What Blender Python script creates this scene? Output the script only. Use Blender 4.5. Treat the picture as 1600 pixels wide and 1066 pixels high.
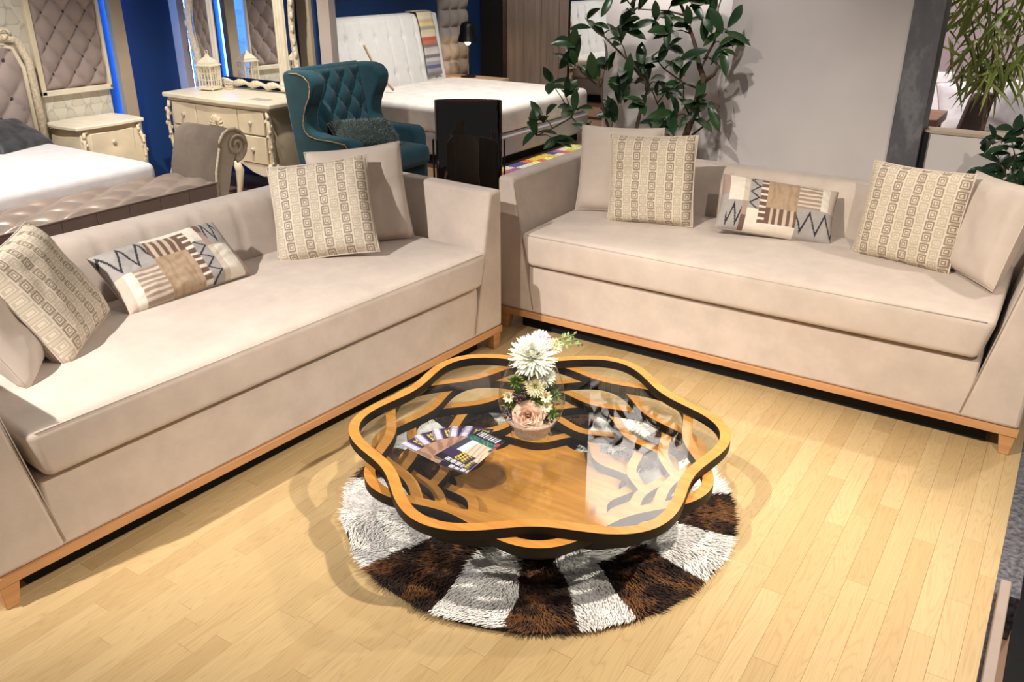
import bpy, math, random
from mathutils import Vector, Matrix, Euler, noise
random.seed(7)
PI = math.pi
SC = bpy.context.scene
COL = SC.collection
for o in list(bpy.data.objects): bpy.data.objects.remove(o)

# ------------------------------------------------------------------ camera
cam_d = bpy.data.cameras.new('camera'); cam = bpy.data.objects.new('camera', cam_d); COL.objects.link(cam)
cam_d.sensor_width = 36.0; cam_d.lens = 1335.26 / 1600 * 36.0; cam_d.clip_start = 0.05; cam_d.clip_end = 100
cam.matrix_world = Matrix.Translation((2.22496, -3.30308, 1.68357)) @ Matrix.Rotation(math.radians(32.9565), 4, 'Z') \
    @ Matrix.Rotation(PI/2 - 0.4176, 4, 'X') @ Matrix.Rotation(0.0022, 4, 'Z')
SC.camera = cam

# ------------------------------------------------------------------ world, lamps, exposure
world = bpy.data.worlds.new('showroom_ambience'); SC.world = world; world.use_nodes = True
world.node_tree.nodes['Background'].inputs[0].default_value = (1.0, 0.95, 0.92, 1)
world.node_tree.nodes['Background'].inputs[1].default_value = 0.13
SC.view_settings.view_transform = 'Standard'; SC.view_settings.look = 'None'
SC.view_settings.exposure = 0.25; SC.view_settings.gamma = 1.0; SC.view_settings.use_curve_mapping = False
def spot(name, loc, target, watts, deg, blend=0.6, col=(1.0, 0.86, 0.70), r=0.035):
    d = bpy.data.lights.new(name, 'SPOT'); d.energy = watts; d.spot_size = math.radians(deg); d.spot_blend = blend
    d.color = col; d.shadow_soft_size = r
    o = bpy.data.objects.new(name, d); COL.objects.link(o); o.location = loc
    o.rotation_euler = (Vector(target) - Vector(loc)).to_track_quat('-Z', 'Y').to_euler()
    return o
WARM = (1.0, 0.90, 0.79); NEU = (1.0, 0.94, 0.89)
spot('spot_lamp_table', (2.85, -0.9, 3.0), (1.3, -1.6, 0), 420, 62, 0.9, WARM)
spot('spot_lamp_far_side', (2.8, 1.15, 3.0), (1.1, -1.6, 0), 170, 62, 0.9, WARM, 0.06)
spot('spot_lamp_left_sofa', (-0.35, -4.0, 3.0), (-0.5, -1.6, 0.5), 640, 58, 0.95, NEU)
spot('spot_lamp_right_sofa', (0.5, -2.9, 3.0), (1.7, 0.2, 0.4), 470, 54, 0.9, WARM)
spot('spot_lamp_seat_end', (2.9, -2.6, 3.0), (2.05, 0.25, 0.5), 210, 46, 0.9, WARM)
spot('spot_lamp_front', (1.75, -3.1, 3.0), (1.1, -1.45, 0.1), 110, 48, 0.9, WARM)
spot('spot_lamp_plant', (0.9, -0.3, 3.0), (-0.1, 1.7, 1.2), 105, 64, 0.9, NEU)
spot('spot_lamp_wall_wash', (0.1, 0.95, 3.1), (0.05, 1.78, 2.45), 430, 66, 0.9, NEU)
spot('spot_lamp_panel_wash', (1.0, 0.85, 3.1), (1.0, 1.6, 2.6), 60, 66, 0.9, NEU)
spot('spot_lamp_bed', (-2.6, -1.0, 3.0), (-3.7, -0.5, 0.4), 380, 80, 0.7, NEU)
spot('spot_lamp_dresser', (-2.7, 0.5, 3.0), (-3.6, 1.5, 0.6), 270, 60, 0.8, WARM)
spot('spot_lamp_far_bed', (-2.4, 3.6, 3.0), (-3.3, 4.2, 0.4), 330, 80, 0.7, NEU)
spot('spot_lamp_armchair', (-1.3, 1.2, 3.0), (-2.4, 1.8, 0.4), 70, 60, 0.7, NEU)
spot('spot_lamp_pink_room', (1.3, 2.6, 2.9), (1.7, 3.6, 0.6), 190, 120, 0.7, (1.0, 0.90, 0.92))
spot('spot_lamp_wardrobe', (-3.2, 5.2, 3.0), (-3.6, 6.5, 1.0), 90, 80, 0.8, WARM)

# ------------------------------------------------------------------ node helpers
def new_mat(name):
    m = bpy.data.materials.new(name); m.use_nodes = True
    nt = m.node_tree; b = nt.nodes['Principled BSDF']
    return m, nt, b
def N(nt, t, **kw):
    n = nt.nodes.new(t)
    for k, v in kw.items():
        if k.startswith('i_'):
            key = k[2:]; key = int(key) if key.isdigit() else key
            n.inputs[key].default_value = v
        else: setattr(n, k, v)
    return n
def MA(nt, op, a, b=None, c=None):
    n = nt.nodes.new('ShaderNodeMath'); n.operation = op
    for i, v in enumerate((a, b, c)):
        if v is None: continue
        if isinstance(v, (int, float)): n.inputs[i].default_value = v
        else: nt.links.new(v, n.inputs[i])
    return n.outputs[0]
def MIX(nt, f, a, b):
    n = nt.nodes.new('ShaderNodeMix'); n.data_type = 'RGBA'
    for k, v in ((0, f), (6, a), (7, b)):
        if isinstance(v, (int, float)): n.inputs[k].default_value = v
        elif isinstance(v, tuple): n.inputs[k].default_value = (*v[:3], 1)
        else: nt.links.new(v, n.inputs[k])
    return n.outputs[2]
def RAMP(nt, f, stops):
    n = nt.nodes.new('ShaderNodeValToRGB'); e = n.color_ramp.elements
    while len(e) < len(stops): e.new(0.5)
    for i, (p, c) in enumerate(stops): e[i].position = p; e[i].color = (*c[:3], 1)
    nt.links.new(f, n.inputs[0]); return n.outputs[0]
def COORD(nt, kind='Object', scale=(1, 1, 1)):
    t = N(nt, 'ShaderNodeTexCoord'); m = N(nt, 'ShaderNodeMapping'); m.inputs['Scale'].default_value = scale
    nt.links.new(t.outputs[kind], m.inputs[0]); return m.outputs[0]
def NOISE(nt, co, scale, detail=3, rough=0.5):
    n = N(nt, 'ShaderNodeTexNoise'); n.inputs['Scale'].default_value = scale; n.inputs['Detail'].default_value = detail
    n.inputs['Roughness'].default_value = rough
    if co is not None: nt.links.new(co, n.inputs['Vector'])
    return n.outputs[0]
def BUMP(nt, b, h, strength=0.3, dist=0.005):
    n = N(nt, 'ShaderNodeBump'); n.inputs['Strength'].default_value = strength; n.inputs['Distance'].default_value = dist
    nt.links.new(h, n.inputs['Height']); nt.links.new(n.outputs[0], b.inputs['Normal'])
def plain(name, col, rough=0.5, metal=0.0, var=0.08, scale=30, bump=0.0, bscale=None, spec=0.5, sheen=0.0, coat=0.0):
    m, nt, b = new_mat(name)
    co = COORD(nt); f = NOISE(nt, co, scale)
    d = tuple(max(0, c*(1-var*2)) for c in col); l = tuple(min(1, c*(1+var*2)) for c in col)
    nt.links.new(RAMP(nt, f, [(0.25, d), (0.75, l)]), b.inputs['Base Color'])
    b.inputs['Roughness'].default_value = rough; b.inputs['Metallic'].default_value = metal
    b.inputs['Specular IOR Level'].default_value = spec; b.inputs['Coat Weight'].default_value = coat
    if sheen: b.inputs['Sheen Weight'].default_value = sheen; b.inputs['Sheen Roughness'].default_value = 0.4
    if bump: BUMP(nt, b, NOISE(nt, co, bscale or scale*6), bump, 0.002)
    return m
def wood(name, base, dark, axis=0, rough=0.35, stretch=14, scale=3.0, coat=0.0, bump=0.05):
    m, nt, b = new_mat(name)
    s = [stretch]*3; s[axis] = 1.0
    co = COORD(nt, 'Object', tuple(s))
    oi = N(nt, 'ShaderNodeObjectInfo'); add = N(nt, 'ShaderNodeVectorMath', operation='ADD')
    cr = N(nt, 'ShaderNodeCombineXYZ'); r7 = MA(nt, 'MULTIPLY', oi.outputs['Random'], 37.0)
    for k in range(3): nt.links.new(r7, cr.inputs[k])
    nt.links.new(co, add.inputs[0]); nt.links.new(cr.outputs[0], add.inputs[1])
    f = NOISE(nt, add.outputs[0], scale, 5, 0.6); g = NOISE(nt, add.outputs[0], scale*5, 2)
    c = RAMP(nt, f, [(0.3, dark), (0.6, base), (0.85, tuple(min(1, x*1.12) for x in base))])
    c = MIX(nt, MA(nt, 'MULTIPLY', g, 0.22), c, dark)
    nt.links.new(c, b.inputs['Base Color']); b.inputs['Roughness'].default_value = rough; b.inputs['Coat Weight'].default_value = coat
    if bump: BUMP(nt, b, g, bump, 0.001)
    return m
def vcol(name, rough=0.8, bump=0.0, bscale=300, spec=0.3, sheen=0.0, var=0.10):
    m, nt, b = new_mat(name)
    a = N(nt, 'ShaderNodeVertexColor'); a.layer_name = 'Col'
    f = NOISE(nt, COORD(nt), 60); f2 = MA(nt, 'ADD', MA(nt, 'MULTIPLY', f, var*2), 1-var)
    mul = N(nt, 'ShaderNodeVectorMath', operation='SCALE'); nt.links.new(a.outputs[0], mul.inputs[0]); nt.links.new(f2, mul.inputs['Scale'])
    nt.links.new(mul.outputs[0], b.inputs['Base Color']); b.inputs['Roughness'].default_value = rough; b.inputs['Specular IOR Level'].default_value = spec
    if sheen: b.inputs['Sheen Weight'].default_value = sheen
    if bump: BUMP(nt, b, NOISE(nt, COORD(nt), bscale), bump, 0.001)
    return m
def emit(name, col, s):
    m, nt, b = new_mat(name); b.inputs['Base Color'].default_value = (*col, 1)
    b.inputs['Emission Color'].default_value = (*col, 1); b.inputs['Emission Strength'].default_value = s
    return m
def thin_glass(name, tint=(1, 1, 1), ior=1.5, rough=0.0):
    m, nt, b = new_mat(name); nt.nodes.remove(b)
    out = nt.nodes['Material Output']; t = N(nt, 'ShaderNodeBsdfTransparent'); t.inputs[0].default_value = (*tint, 1)
    g = N(nt, 'ShaderNodeBsdfGlossy'); g.inputs['Roughness'].default_value = rough
    fr = N(nt, 'ShaderNodeFresnel'); bf = N(nt, 'ShaderNodeNewGeometry').outputs['Backfacing']
    nt.links.new(MA(nt, 'ADD', MA(nt, 'MULTIPLY', bf, 1.0/ior-ior), ior), fr.inputs[0])   # same reflectance from both sides of the sheet
    mx = N(nt, 'ShaderNodeMixShader'); nt.links.new(fr.outputs[0], mx.inputs[0])
    nt.links.new(t.outputs[0], mx.inputs[1]); nt.links.new(g.outputs[0], mx.inputs[2]); nt.links.new(mx.outputs[0], out.inputs[0])
    return m

# ------------------------------------------------------------------ materials
MT = {}
def velvet(name, col, var=0.10):
    m, nt, b = new_mat(name); co = COORD(nt)
    f = NOISE(nt, co, 7, 5, 0.65); g = NOISE(nt, co, 420, 2)
    lo = tuple(c*(1-var) for c in col); hi = tuple(min(1, c*(1+var)) for c in col)
    c = RAMP(nt, f, [(0.3, lo), (0.7, hi)])
    nt.links.new(MIX(nt, MA(nt, 'MULTIPLY', g, 0.10), c, tuple(x*0.6 for x in col)), b.inputs['Base Color'])
    b.inputs['Roughness'].default_value = 0.9; b.inputs['Specular IOR Level'].default_value = 0.2
    b.inputs['Sheen Weight'].default_value = 0.25; b.inputs['Sheen Roughness'].default_value = 0.5
    BUMP(nt, b, g, 0.15, 0.001); return m
MT['sofa'] = velvet('beige_velvet', (0.605, 0.51, 0.435))
MT['sofa_piping'] = velvet('beige_piping', (0.50, 0.43, 0.365))
MT['beige_pillow'] = velvet('plain_beige_pillow_cloth', (0.58, 0.49, 0.415), 0.05)
MT['beech'] = wood('beech_wood', (0.62, 0.33, 0.15), (0.50, 0.24, 0.10), 0, 0.4, 10, 3)
MT['table_top'] = wood('oak_veneer', (0.66, 0.30, 0.065), (0.50, 0.20, 0.035), 0, 0.35, 12, 4, 0.15)
MT['table_side'] = plain('dark_stained_edge', (0.009, 0.0065, 0.0055), 0.5, 0, 0.2, 12, spec=0.25)
def floor_mat(name, island):
    m, nt, b = new_mat(name)
    if island: rnd = N(nt, 'ShaderNodeNewGeometry').outputs['Random Per Island']
    else: rnd = N(nt, 'ShaderNodeObjectInfo').outputs['Random']
    t = N(nt, 'ShaderNodeTexCoord'); cr = N(nt, 'ShaderNodeCombineXYZ')
    nt.links.new(MA(nt, 'MULTIPLY', rnd, 53.0), cr.inputs[0]); nt.links.new(MA(nt, 'MULTIPLY', rnd, 91.0), cr.inputs[1])
    add = N(nt, 'ShaderNodeVectorMath', operation='ADD'); nt.links.new(t.outputs['Object'], add.inputs[0]); nt.links.new(cr.outputs[0], add.inputs[1])
    mp = N(nt, 'ShaderNodeMapping'); mp.inputs['Scale'].default_value = (12, 1.0, 8); nt.links.new(add.outputs[0], mp.inputs[0])
    f = NOISE(nt, mp.outputs[0], 1.9, 1, 0.4)
    ring = MA(nt, 'FRACT', MA(nt, 'MULTIPLY', f, 15.0))
    rr = MA(nt, 'POWER', MA(nt, 'ABSOLUTE', MA(nt, 'SUBTRACT', MA(nt, 'MULTIPLY', ring, 2.0), 1.0)), 3.5)
    mp2 = N(nt, 'ShaderNodeMapping'); mp2.inputs['Scale'].default_value = (200, 1.3, 30); nt.links.new(add.outputs[0], mp2.inputs[0])
    g = NOISE(nt, mp2.outputs[0], 1.5, 2)
    base = RAMP(nt, rnd, [(0.0, (0.50, 0.355, 0.170)), (0.35, (0.57, 0.415, 0.205)), (0.7, (0.615, 0.46, 0.24)), (1.0, (0.54, 0.385, 0.185))])
    c = MIX(nt, MA(nt, 'MULTIPLY', rr, 0.34), base, (0.33, 0.195, 0.08))
    c = MIX(nt, MA(nt, 'MULTIPLY', g, 0.45), c, (0.38, 0.235, 0.10))
    nt.links.new(c, b.inputs['Base Color']); b.inputs['Roughness'].default_value = 0.38
    b.inputs['Specular IOR Level'].default_value = 0.45
    BUMP(nt, b, g, 0.08, 0.001); return m
MT['plank'] = floor_mat('oak_strip', False); MT['plank_far'] = floor_mat('oak_strip_joined', True)
MT['subfloor'] = plain('subfloor_dark', (0.45, 0.30, 0.15), 0.9)
MT['dark_floor'] = plain('dark_store_floor', (0.05, 0.035, 0.03), 0.5, 0, 0.3, 5)
MT['brown_floor'] = wood('brown_store_floor', (0.30, 0.17, 0.10), (0.20, 0.11, 0.06), 1, 0.45, 8, 2)
MT['stone'] = plain('dark_grey_stone', (0.11, 0.11, 0.125), 0.35, 0, 0.45, 60, 0.2)
MT['curb'] = plain('beige_curb_board', (0.36, 0.28, 0.235), 0.6, 0, 0.05, 8)
MT['glass'] = thin_glass('clear_table_glass', (0.95, 0.97, 0.96), 1.6)
MT['vase_glass'] = thin_glass('clear_vase_glass', (0.97, 0.975, 0.97), 1.35)
MT['smoke_glass'] = thin_glass('smoked_brown_glass', (0.20, 0.10, 0.06), 1.9)
MT['black_metal'] = plain('black_metal', (0.012, 0.012, 0.013), 0.4, 0.6, 0.1)
MT['cream'] = plain('cream_lacquer', (0.74, 0.64, 0.46), 0.35, 0, 0.06, 6)
MT['cream_carved'] = plain('carved_antique_cream', (0.68, 0.58, 0.42), 0.45, 0, 0.14, 60)
MT['ivory'] = plain('ivory_wood', (0.80, 0.72, 0.56), 0.4, 0, 0.05, 8)
MT['taupe_velvet'] = velvet('taupe_velvet', (0.34, 0.26, 0.22), 0.08)
MT['taupe_velvet2'] = velvet('taupe_buttoned_velvet', (0.36, 0.285, 0.255), 0.05)
MT['arm_velvet'] = velvet('brown_grey_velvet', (0.19, 0.15, 0.115), 0.14)
MT['taupe_satin'] = plain('taupe_satin', (0.37, 0.285, 0.225), 0.36, 0.2, 0.10, 5, 0, spec=0.7, sheen=0.3)
MT['button_shaded'] = plain('button_with_hole_shade', (0.06, 0.04, 0.035), 0.5)  # buttons coloured dark to carry the shade of the tuft holes
MT['white_cloth'] = plain('white_mattress_cloth', (0.83, 0.81, 0.80), 0.85, 0, 0.03, 14, 0.3, 60)
MT['white_quilt'] = plain('white_bed_cloth', (0.86, 0.80, 0.73), 0.8, 0, 0.06, 8, 0.35, 25)
MT['offwhite_fabric'] = velvet('offwhite_fabric', (0.66, 0.65, 0.62), 0.05)
MT['grey_fabric'] = velvet('pale_grey_fabric', (0.44, 0.41, 0.39), 0.08)
MT['button_grey'] = plain('grey_button', (0.20, 0.19, 0.185), 0.7)
MT['charcoal'] = plain('charcoal_satin', (0.045, 0.045, 0.05), 0.55, 0, 0.4, 10, sheen=0.3)
MT['teal'] = velvet('teal_velvet', (0.020, 0.085, 0.115), 0.22)
MT['teal_dark'] = velvet('teal_velvet_button', (0.006, 0.03, 0.045), 0.1)
MT['brass'] = plain('brass_nail', (0.75, 0.52, 0.25), 0.3, 0.9, 0.05)
MT['silver'] = plain('crystal_knob', (0.85, 0.83, 0.80), 0.12, 0.7, 0.05)
MT['blue'] = plain('royal_blue_paint', (0.010, 0.048, 0.17), 0.6, 0, 0.05, 2)
MT['pillar'] = plain('beige_pillar_paint', (0.47, 0.38, 0.27), 0.6, 0, 0.05, 4)
MT['pillar_pale'] = plain('pale_pillar_paint', (0.62, 0.53, 0.48), 0.6, 0, 0.04, 4)
MT['white_wall'] = plain('white_wall_paint', (0.74, 0.70, 0.68), 0.8, 0, 0.03, 3)
MT['grey_wall'] = plain('greige_wall_paint', (0.68, 0.63, 0.61), 0.8, 0, 0.03, 3)
MT['pink_wall'] = plain('pinkish_wall_paint', (0.60, 0.50, 0.505), 0.8, 0, 0.03, 3)
MT['marble'] = None
def marble():
    m, nt, b = new_mat('dark_marble'); co = COORD(nt, 'Object', (1.0, 1.0, 0.55))
    f = NOISE(nt, co, 4.5, 6, 0.65); g = NOISE(nt, co, 14, 4)
    c = RAMP(nt, f, [(0.3, (0.055, 0.055, 0.062)), (0.52, (0.10, 0.10, 0.11)), (0.60, (0.19, 0.19, 0.20)), (0.68, (0.10, 0.10, 0.11))])
    nt.links.new(MIX(nt, MA(nt, 'MULTIPLY', g, 0.3), c, (0.16, 0.15, 0.16)), b.inputs['Base Color']); b.inputs['Roughness'].default_value = 0.4
    return m
MT['marble'] = marble()
def wallpaper():
    m, nt, b = new_mat('cream_damask_wallpaper'); t = N(nt, 'ShaderNodeTexCoord'); s = N(nt, 'ShaderNodeSeparateXYZ'); nt.links.new(t.outputs['Object'], s.inputs[0])
    y = MA(nt, 'MULTIPLY', s.outputs[1], 2*PI/0.16); z = MA(nt, 'MULTIPLY', s.outputs[2], 2*PI/0.26)
    w = MA(nt, 'ADD', MA(nt, 'MULTIPLY', MA(nt, 'SINE', y), MA(nt, 'COSINE', z)), MA(nt, 'MULTIPLY', MA(nt, 'SINE', MA(nt, 'MULTIPLY', z, 2.0)), 0.35))
    w = MA(nt, 'ADD', w, MA(nt, 'MULTIPLY', NOISE(nt, t.outputs['Object'], 22), 0.8))
    c = RAMP(nt, MA(nt, 'ADD', MA(nt, 'MULTIPLY', w, 0.5), 0.3), [(0.40, (0.62, 0.57, 0.46)), (0.48, (0.44, 0.41, 0.34)), (0.56, (0.66, 0.62, 0.52))])
    nt.links.new(c, b.inputs['Base Color']); b.inputs['Roughness'].default_value = 0.55; return m
MT['wallpaper'] = wallpaper()
MT['wardrobe'] = wood('grey_brown_wardrobe_wood', (0.31, 0.25, 0.21), (0.20, 0.155, 0.13), 2, 0.5, 16, 1.2)
MT['light_oak'] = wood('light_oak', (0.55, 0.40, 0.26), (0.42, 0.29, 0.17), 0, 0.5, 10, 3)
MT['walnut'] = wood('walnut_brown', (0.30, 0.17, 0.10), (0.18, 0.09, 0.05), 0, 0.45, 10, 3)
MT['mirror'] = plain('mirror_silver', (0.86, 0.88, 0.90), 0.015, 1.0, 0.0)
MT['led'] = emit('blue_white_led', (0.06, 0.30, 1.0), 26.0)
MT['led_soft'] = emit('white_led', (0.35, 0.60, 1.0), 16.0)
MT['bulb'] = emit('warm_bulb', (1.0, 0.58, 0.18), 45.0)
MT['leaf'] = None
def leafmat(name, c1, c2, rough=0.32):
    m, nt, b = new_mat(name); oi = N(nt, 'ShaderNodeObjectInfo')
    f = NOISE(nt, COORD(nt), 25)
    c = MIX(nt, oi.outputs['Random'], c1, c2); c = MIX(nt, MA(nt, 'MULTIPLY', f, 0.4), c, tuple(x*0.6 for x in c1))
    nt.links.new(c, b.inputs['Base Color']); b.inputs['Roughness'].default_value = rough
    b.inputs['Specular IOR Level'].default_value = 0.55; return m
MT['leaf'] = leafmat('ficus_leaf', (0.012, 0.045, 0.016), (0.035, 0.085, 0.018))
MT['leaf_dark'] = leafmat('dark_leaf', (0.008, 0.03, 0.012), (0.02, 0.055, 0.016))
MT['leaf_bamboo'] = leafmat('bamboo_leaf', (0.17, 0.26, 0.04), (0.46, 0.50, 0.14), 0.5)
MT['bark'] = plain('brown_bark', (0.11, 0.065, 0.04), 0.8, 0, 0.25, 30)
MT['pot'] = plain('dark_ceramic_pot', (0.05, 0.045, 0.045), 0.4)
MT['soil'] = plain('potting_soil', (0.03, 0.02, 0.013), 0.95, 0, 0.3, 60)
MT['petal_white'] = plain('white_petal', (0.86, 0.86, 0.76), 0.6, 0, 0.05, 20)
MT['petal_cream'] = plain('cream_petal', (0.84, 0.79, 0.52), 0.6, 0, 0.06, 20)
MT['petal_peach'] = plain('peach_petal', (0.86, 0.58, 0.43), 0.6, 0, 0.10, 25)
MT['petal_pink'] = plain('pale_pink_petal', (0.82, 0.72, 0.78), 0.6, 0, 0.05, 20)
MT['greenery'] = plain('fresh_green', (0.16, 0.28, 0.055), 0.6, 0, 0.3, 50)
MT['green_pale'] = plain('pale_green', (0.30, 0.42, 0.18), 0.6, 0, 0.2, 50)
MT['berry'] = plain('dark_berry', (0.07, 0.03, 0.045), 0.35, 0, 0.2, 60)
MT['sand'] = plain('pinkish_sand', (0.62, 0.46, 0.36), 0.9, 0, 0.15, 120, 0.4)
MT['daisy_eye'] = plain('daisy_eye', (0.25, 0.14, 0.05), 0.7)
MT['vcol_cloth'] = vcol('printed_cloth', 0.9, 0.2, 500, 0.2, 0.1)
MT['vcol_paper'] = vcol('printed_paper', 0.35, 0, 300, 0.4, 0, 0.03)
MT['black'] = plain('black_and_gap_shade', (0.006, 0.006, 0.007), 0.9)  # flat black, also used where gaps lie in deep shade
MT['brown_curtain'] = plain('brown_curtain', (0.12, 0.085, 0.075), 0.8)
MT['fur_cushion'] = plain('dark_green_fur', (0.03, 0.055, 0.05), 0.8, 0, 0.5, 160, 0.9, 200)
def pattern_mat():
    m, nt, b = new_mat('nested_squares_weave'); uv = N(nt, 'ShaderNodeUVMap'); s = N(nt, 'ShaderNodeSeparateXYZ'); nt.links.new(uv.outputs[0], s.inputs[0])
    u = MA(nt, 'DIVIDE', s.outputs[0], 0.040); col = MA(nt, 'FLOOR', u); par = MA(nt, 'FLOORED_MODULO', col, 2.0)
    v = MA(nt, 'ADD', MA(nt, 'DIVIDE', s.outputs[1], 0.0445), MA(nt, 'MULTIPLY', par, 0.5))
    fx = MA(nt, 'ABSOLUTE', MA(nt, 'SUBTRACT', MA(nt, 'MULTIPLY', MA(nt, 'FRACT', u), 2.0), 1.0))
    fy = MA(nt, 'ABSOLUTE', MA(nt, 'SUBTRACT', MA(nt, 'MULTIPLY', MA(nt, 'FRACT', v), 2.0), 1.0))
    d = MA(nt, 'MAXIMUM', fx, fy)
    def band(a, c): return MA(nt, 'MULTIPLY', MA(nt, 'GREATER_THAN', d, a), MA(nt, 'LESS_THAN', d, c))
    ring = MA(nt, 'ADD', band(0.55, 0.84), band(0.22, 0.40))
    link = MA(nt, 'MULTIPLY', MA(nt, 'GREATER_THAN', d, 0.88), MA(nt, 'LESS_THAN', fx, 0.5))
    col_d = (0.30, 0.235, 0.175); col_l = (0.50, 0.42, 0.32)
    pc = MIX(nt, par, col_d, col_l)
    c = MIX(nt, MA(nt, 'MINIMUM', MA(nt, 'ADD', ring, MA(nt, 'MULTIPLY', link, 0.6)), 1.0), (0.66, 0.58, 0.45), pc)
    nt.links.new(c, b.inputs['Base Color']); b.inputs['Roughness'].default_value = 0.75; b.inputs['Specular IOR Level'].default_value = 0.35
    BUMP(nt, b, MA(nt, 'ADD', ring, MA(nt, 'MULTIPLY', NOISE(nt, COORD(nt), 400), 0.6)), 0.25, 0.002); return m
MT['squares'] = pattern_mat()
def fur_mat(name, stops, sc=9):
    m, nt, b = new_mat(name); t = N(nt, 'ShaderNodeTexCoord')
    f = NOISE(nt, t.outputs['Object'], sc, 3, 0.6)
    nt.links.new(RAMP(nt, f, stops), b.inputs['Base Color']); b.inputs['Roughness'].default_value = 0.7; b.inputs['Specular IOR Level'].default_value = 0.25; return m
MT['fur_white'] = fur_mat('white_hide_fur', [(0.3, (0.78, 0.75, 0.70)), (0.6, (0.90, 0.89, 0.86))])
MT['fur_brown'] = fur_mat('brown_mottled_hide_fur', [(0.36, (0.020, 0.011, 0.009)), (0.50, (0.045, 0.024, 0.017)), (0.60, (0.20, 0.085, 0.032)), (0.72, (0.06, 0.03, 0.022))], 11)
MT['rug_edge'] = plain('dark_rug_binding', (0.05, 0.035, 0.035), 0.8)

# ------------------------------------------------------------------ mesh helpers
class MB:
    def __init__(s): s.v = []; s.f = []; s.mi = []; s.uv = None; s.col = None
    def add(s, vs, fs, mi=0):
        b = len(s.v); s.v += [tuple(v) for v in vs]; s.f += [tuple(i+b for i in f) for f in fs]; s.mi += [mi]*len(fs); return s
    def box(s, x0, x1, y0, y1, z0, z1, mi=0):
        return s.add([(x0,y0,z0),(x1,y0,z0),(x1,y1,z0),(x0,y1,z0),(x0,y0,z1),(x1,y0,z1),(x1,y1,z1),(x0,y1,z1)],
                     [(3,2,1,0),(4,5,6,7),(0,1,5,4),(1,2,6,5),(2,3,7,6),(3,0,4,7)], mi)
    def hexa(s, bot, top, mi=0):
        return s.add(list(bot)+list(top), [(3,2,1,0),(4,5,6,7),(0,1,5,4),(1,2,6,5),(2,3,7,6),(3,0,4,7)], mi)
    def prism(s, poly, axis, a0, a1, mi=0):
        n = len(poly)
        def P(p, a):
            q = list(p); q.insert(axis, a); return tuple(q)
        vs = [P(p, a0) for p in poly] + [P(p, a1) for p in poly]
        fs = [tuple(range(n)), tuple(range(2*n-1, n-1, -1))] + [(i, n+i, n+(i+1) % n, (i+1) % n) for i in range(n)]
        return s.add(vs, fs, mi)
    def tube(s, path, r, n=8, mi=0, closed=False, flat=1.0):
        path = [Vector(p) for p in path]; k = len(path); rs = r if isinstance(r, (list, tuple)) else [r]*k
        vs = []; up = None
        for i, p in enumerate(path):
            t = (path[(i+1) % k]-path[i-1]) if closed else (path[min(i+1, k-1)]-path[max(i-1, 0)])
            t = t.normalized() if t.length > 1e-9 else Vector((0,0,1))
            if up is None:
                up = Vector((0,0,1)) if abs(t.z) < 0.9 else Vector((1,0,0))
            a = up.cross(t); a = a.normalized() if a.length > 1e-6 else Vector((1,0,0)); b = t.cross(a).normalized(); up = b
            for j in range(n):
                th = 2*PI*j/n; vs.append(p + a*math.cos(th)*rs[i] + b*math.sin(th)*rs[i]*flat)
        fs = []
        for i in range(k if closed else k-1):
            for j in range(n):
                a0 = i*n; b0 = ((i+1) % k)*n
                fs.append((a0+j, a0+(j+1) % n, b0+(j+1) % n, b0+j))
        if not closed:
            fs.append(tuple(range(n-1, -1, -1))); fs.append(tuple((k-1)*n+j for j in range(n)))
        return s.add(vs, fs, mi)
    def lathe(s, prof, n=24, c=(0,0,0), mi=0, cap=True):
        vs = []
        for r, z in prof:
            for j in range(n):
                th = 2*PI*j/n; vs.append((c[0]+r*math.cos(th), c[1]+r*math.sin(th), c[2]+z))
        fs = []
        for i in range(len(prof)-1):
            for j in range(n): fs.append((i*n+j, i*n+(j+1) % n, (i+1)*n+(j+1) % n, (i+1)*n+j))
        if cap:
            fs.append(tuple(range(n-1, -1, -1))); fs.append(tuple((len(prof)-1)*n+j for j in range(n)))
        return s.add(vs, fs, mi)
    def ball(s, c, r, n=8, m=6, sx=1, sy=1, sz=1, mi=0):
        prof = [(max(1e-4, r*math.sin(PI*i/m)), -r*math.cos(PI*i/m)) for i in range(m+1)]
        b = len(s.v); s.lathe(prof, n, (0,0,0), mi)
        for i in range(b, len(s.v)):
            v = s.v[i]; s.v[i] = (c[0]+v[0]*sx, c[1]+v[1]*sy, c[2]+v[2]*sz)
        return s
    def grid(s, fn, nu, nv, mi=0, flip=False):
        vs = [fn(i/nu, j/nv) for j in range(nv+1) for i in range(nu+1)]
        w = nu+1; fs = []
        for j in range(nv):
            for i in range(nu):
                q = (j*w+i, j*w+i+1, (j+1)*w+i+1, (j+1)*w+i); fs.append(q[::-1] if flip else q)
        return s.add(vs, fs, mi)
    def xf(s, M):
        s.v = [tuple(M @ Vector(v)) for v in s.v]; return s
def link(o, parent=None):
    COL.objects.link(o)
    if parent is not None: o.parent = parent
    return o
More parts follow.
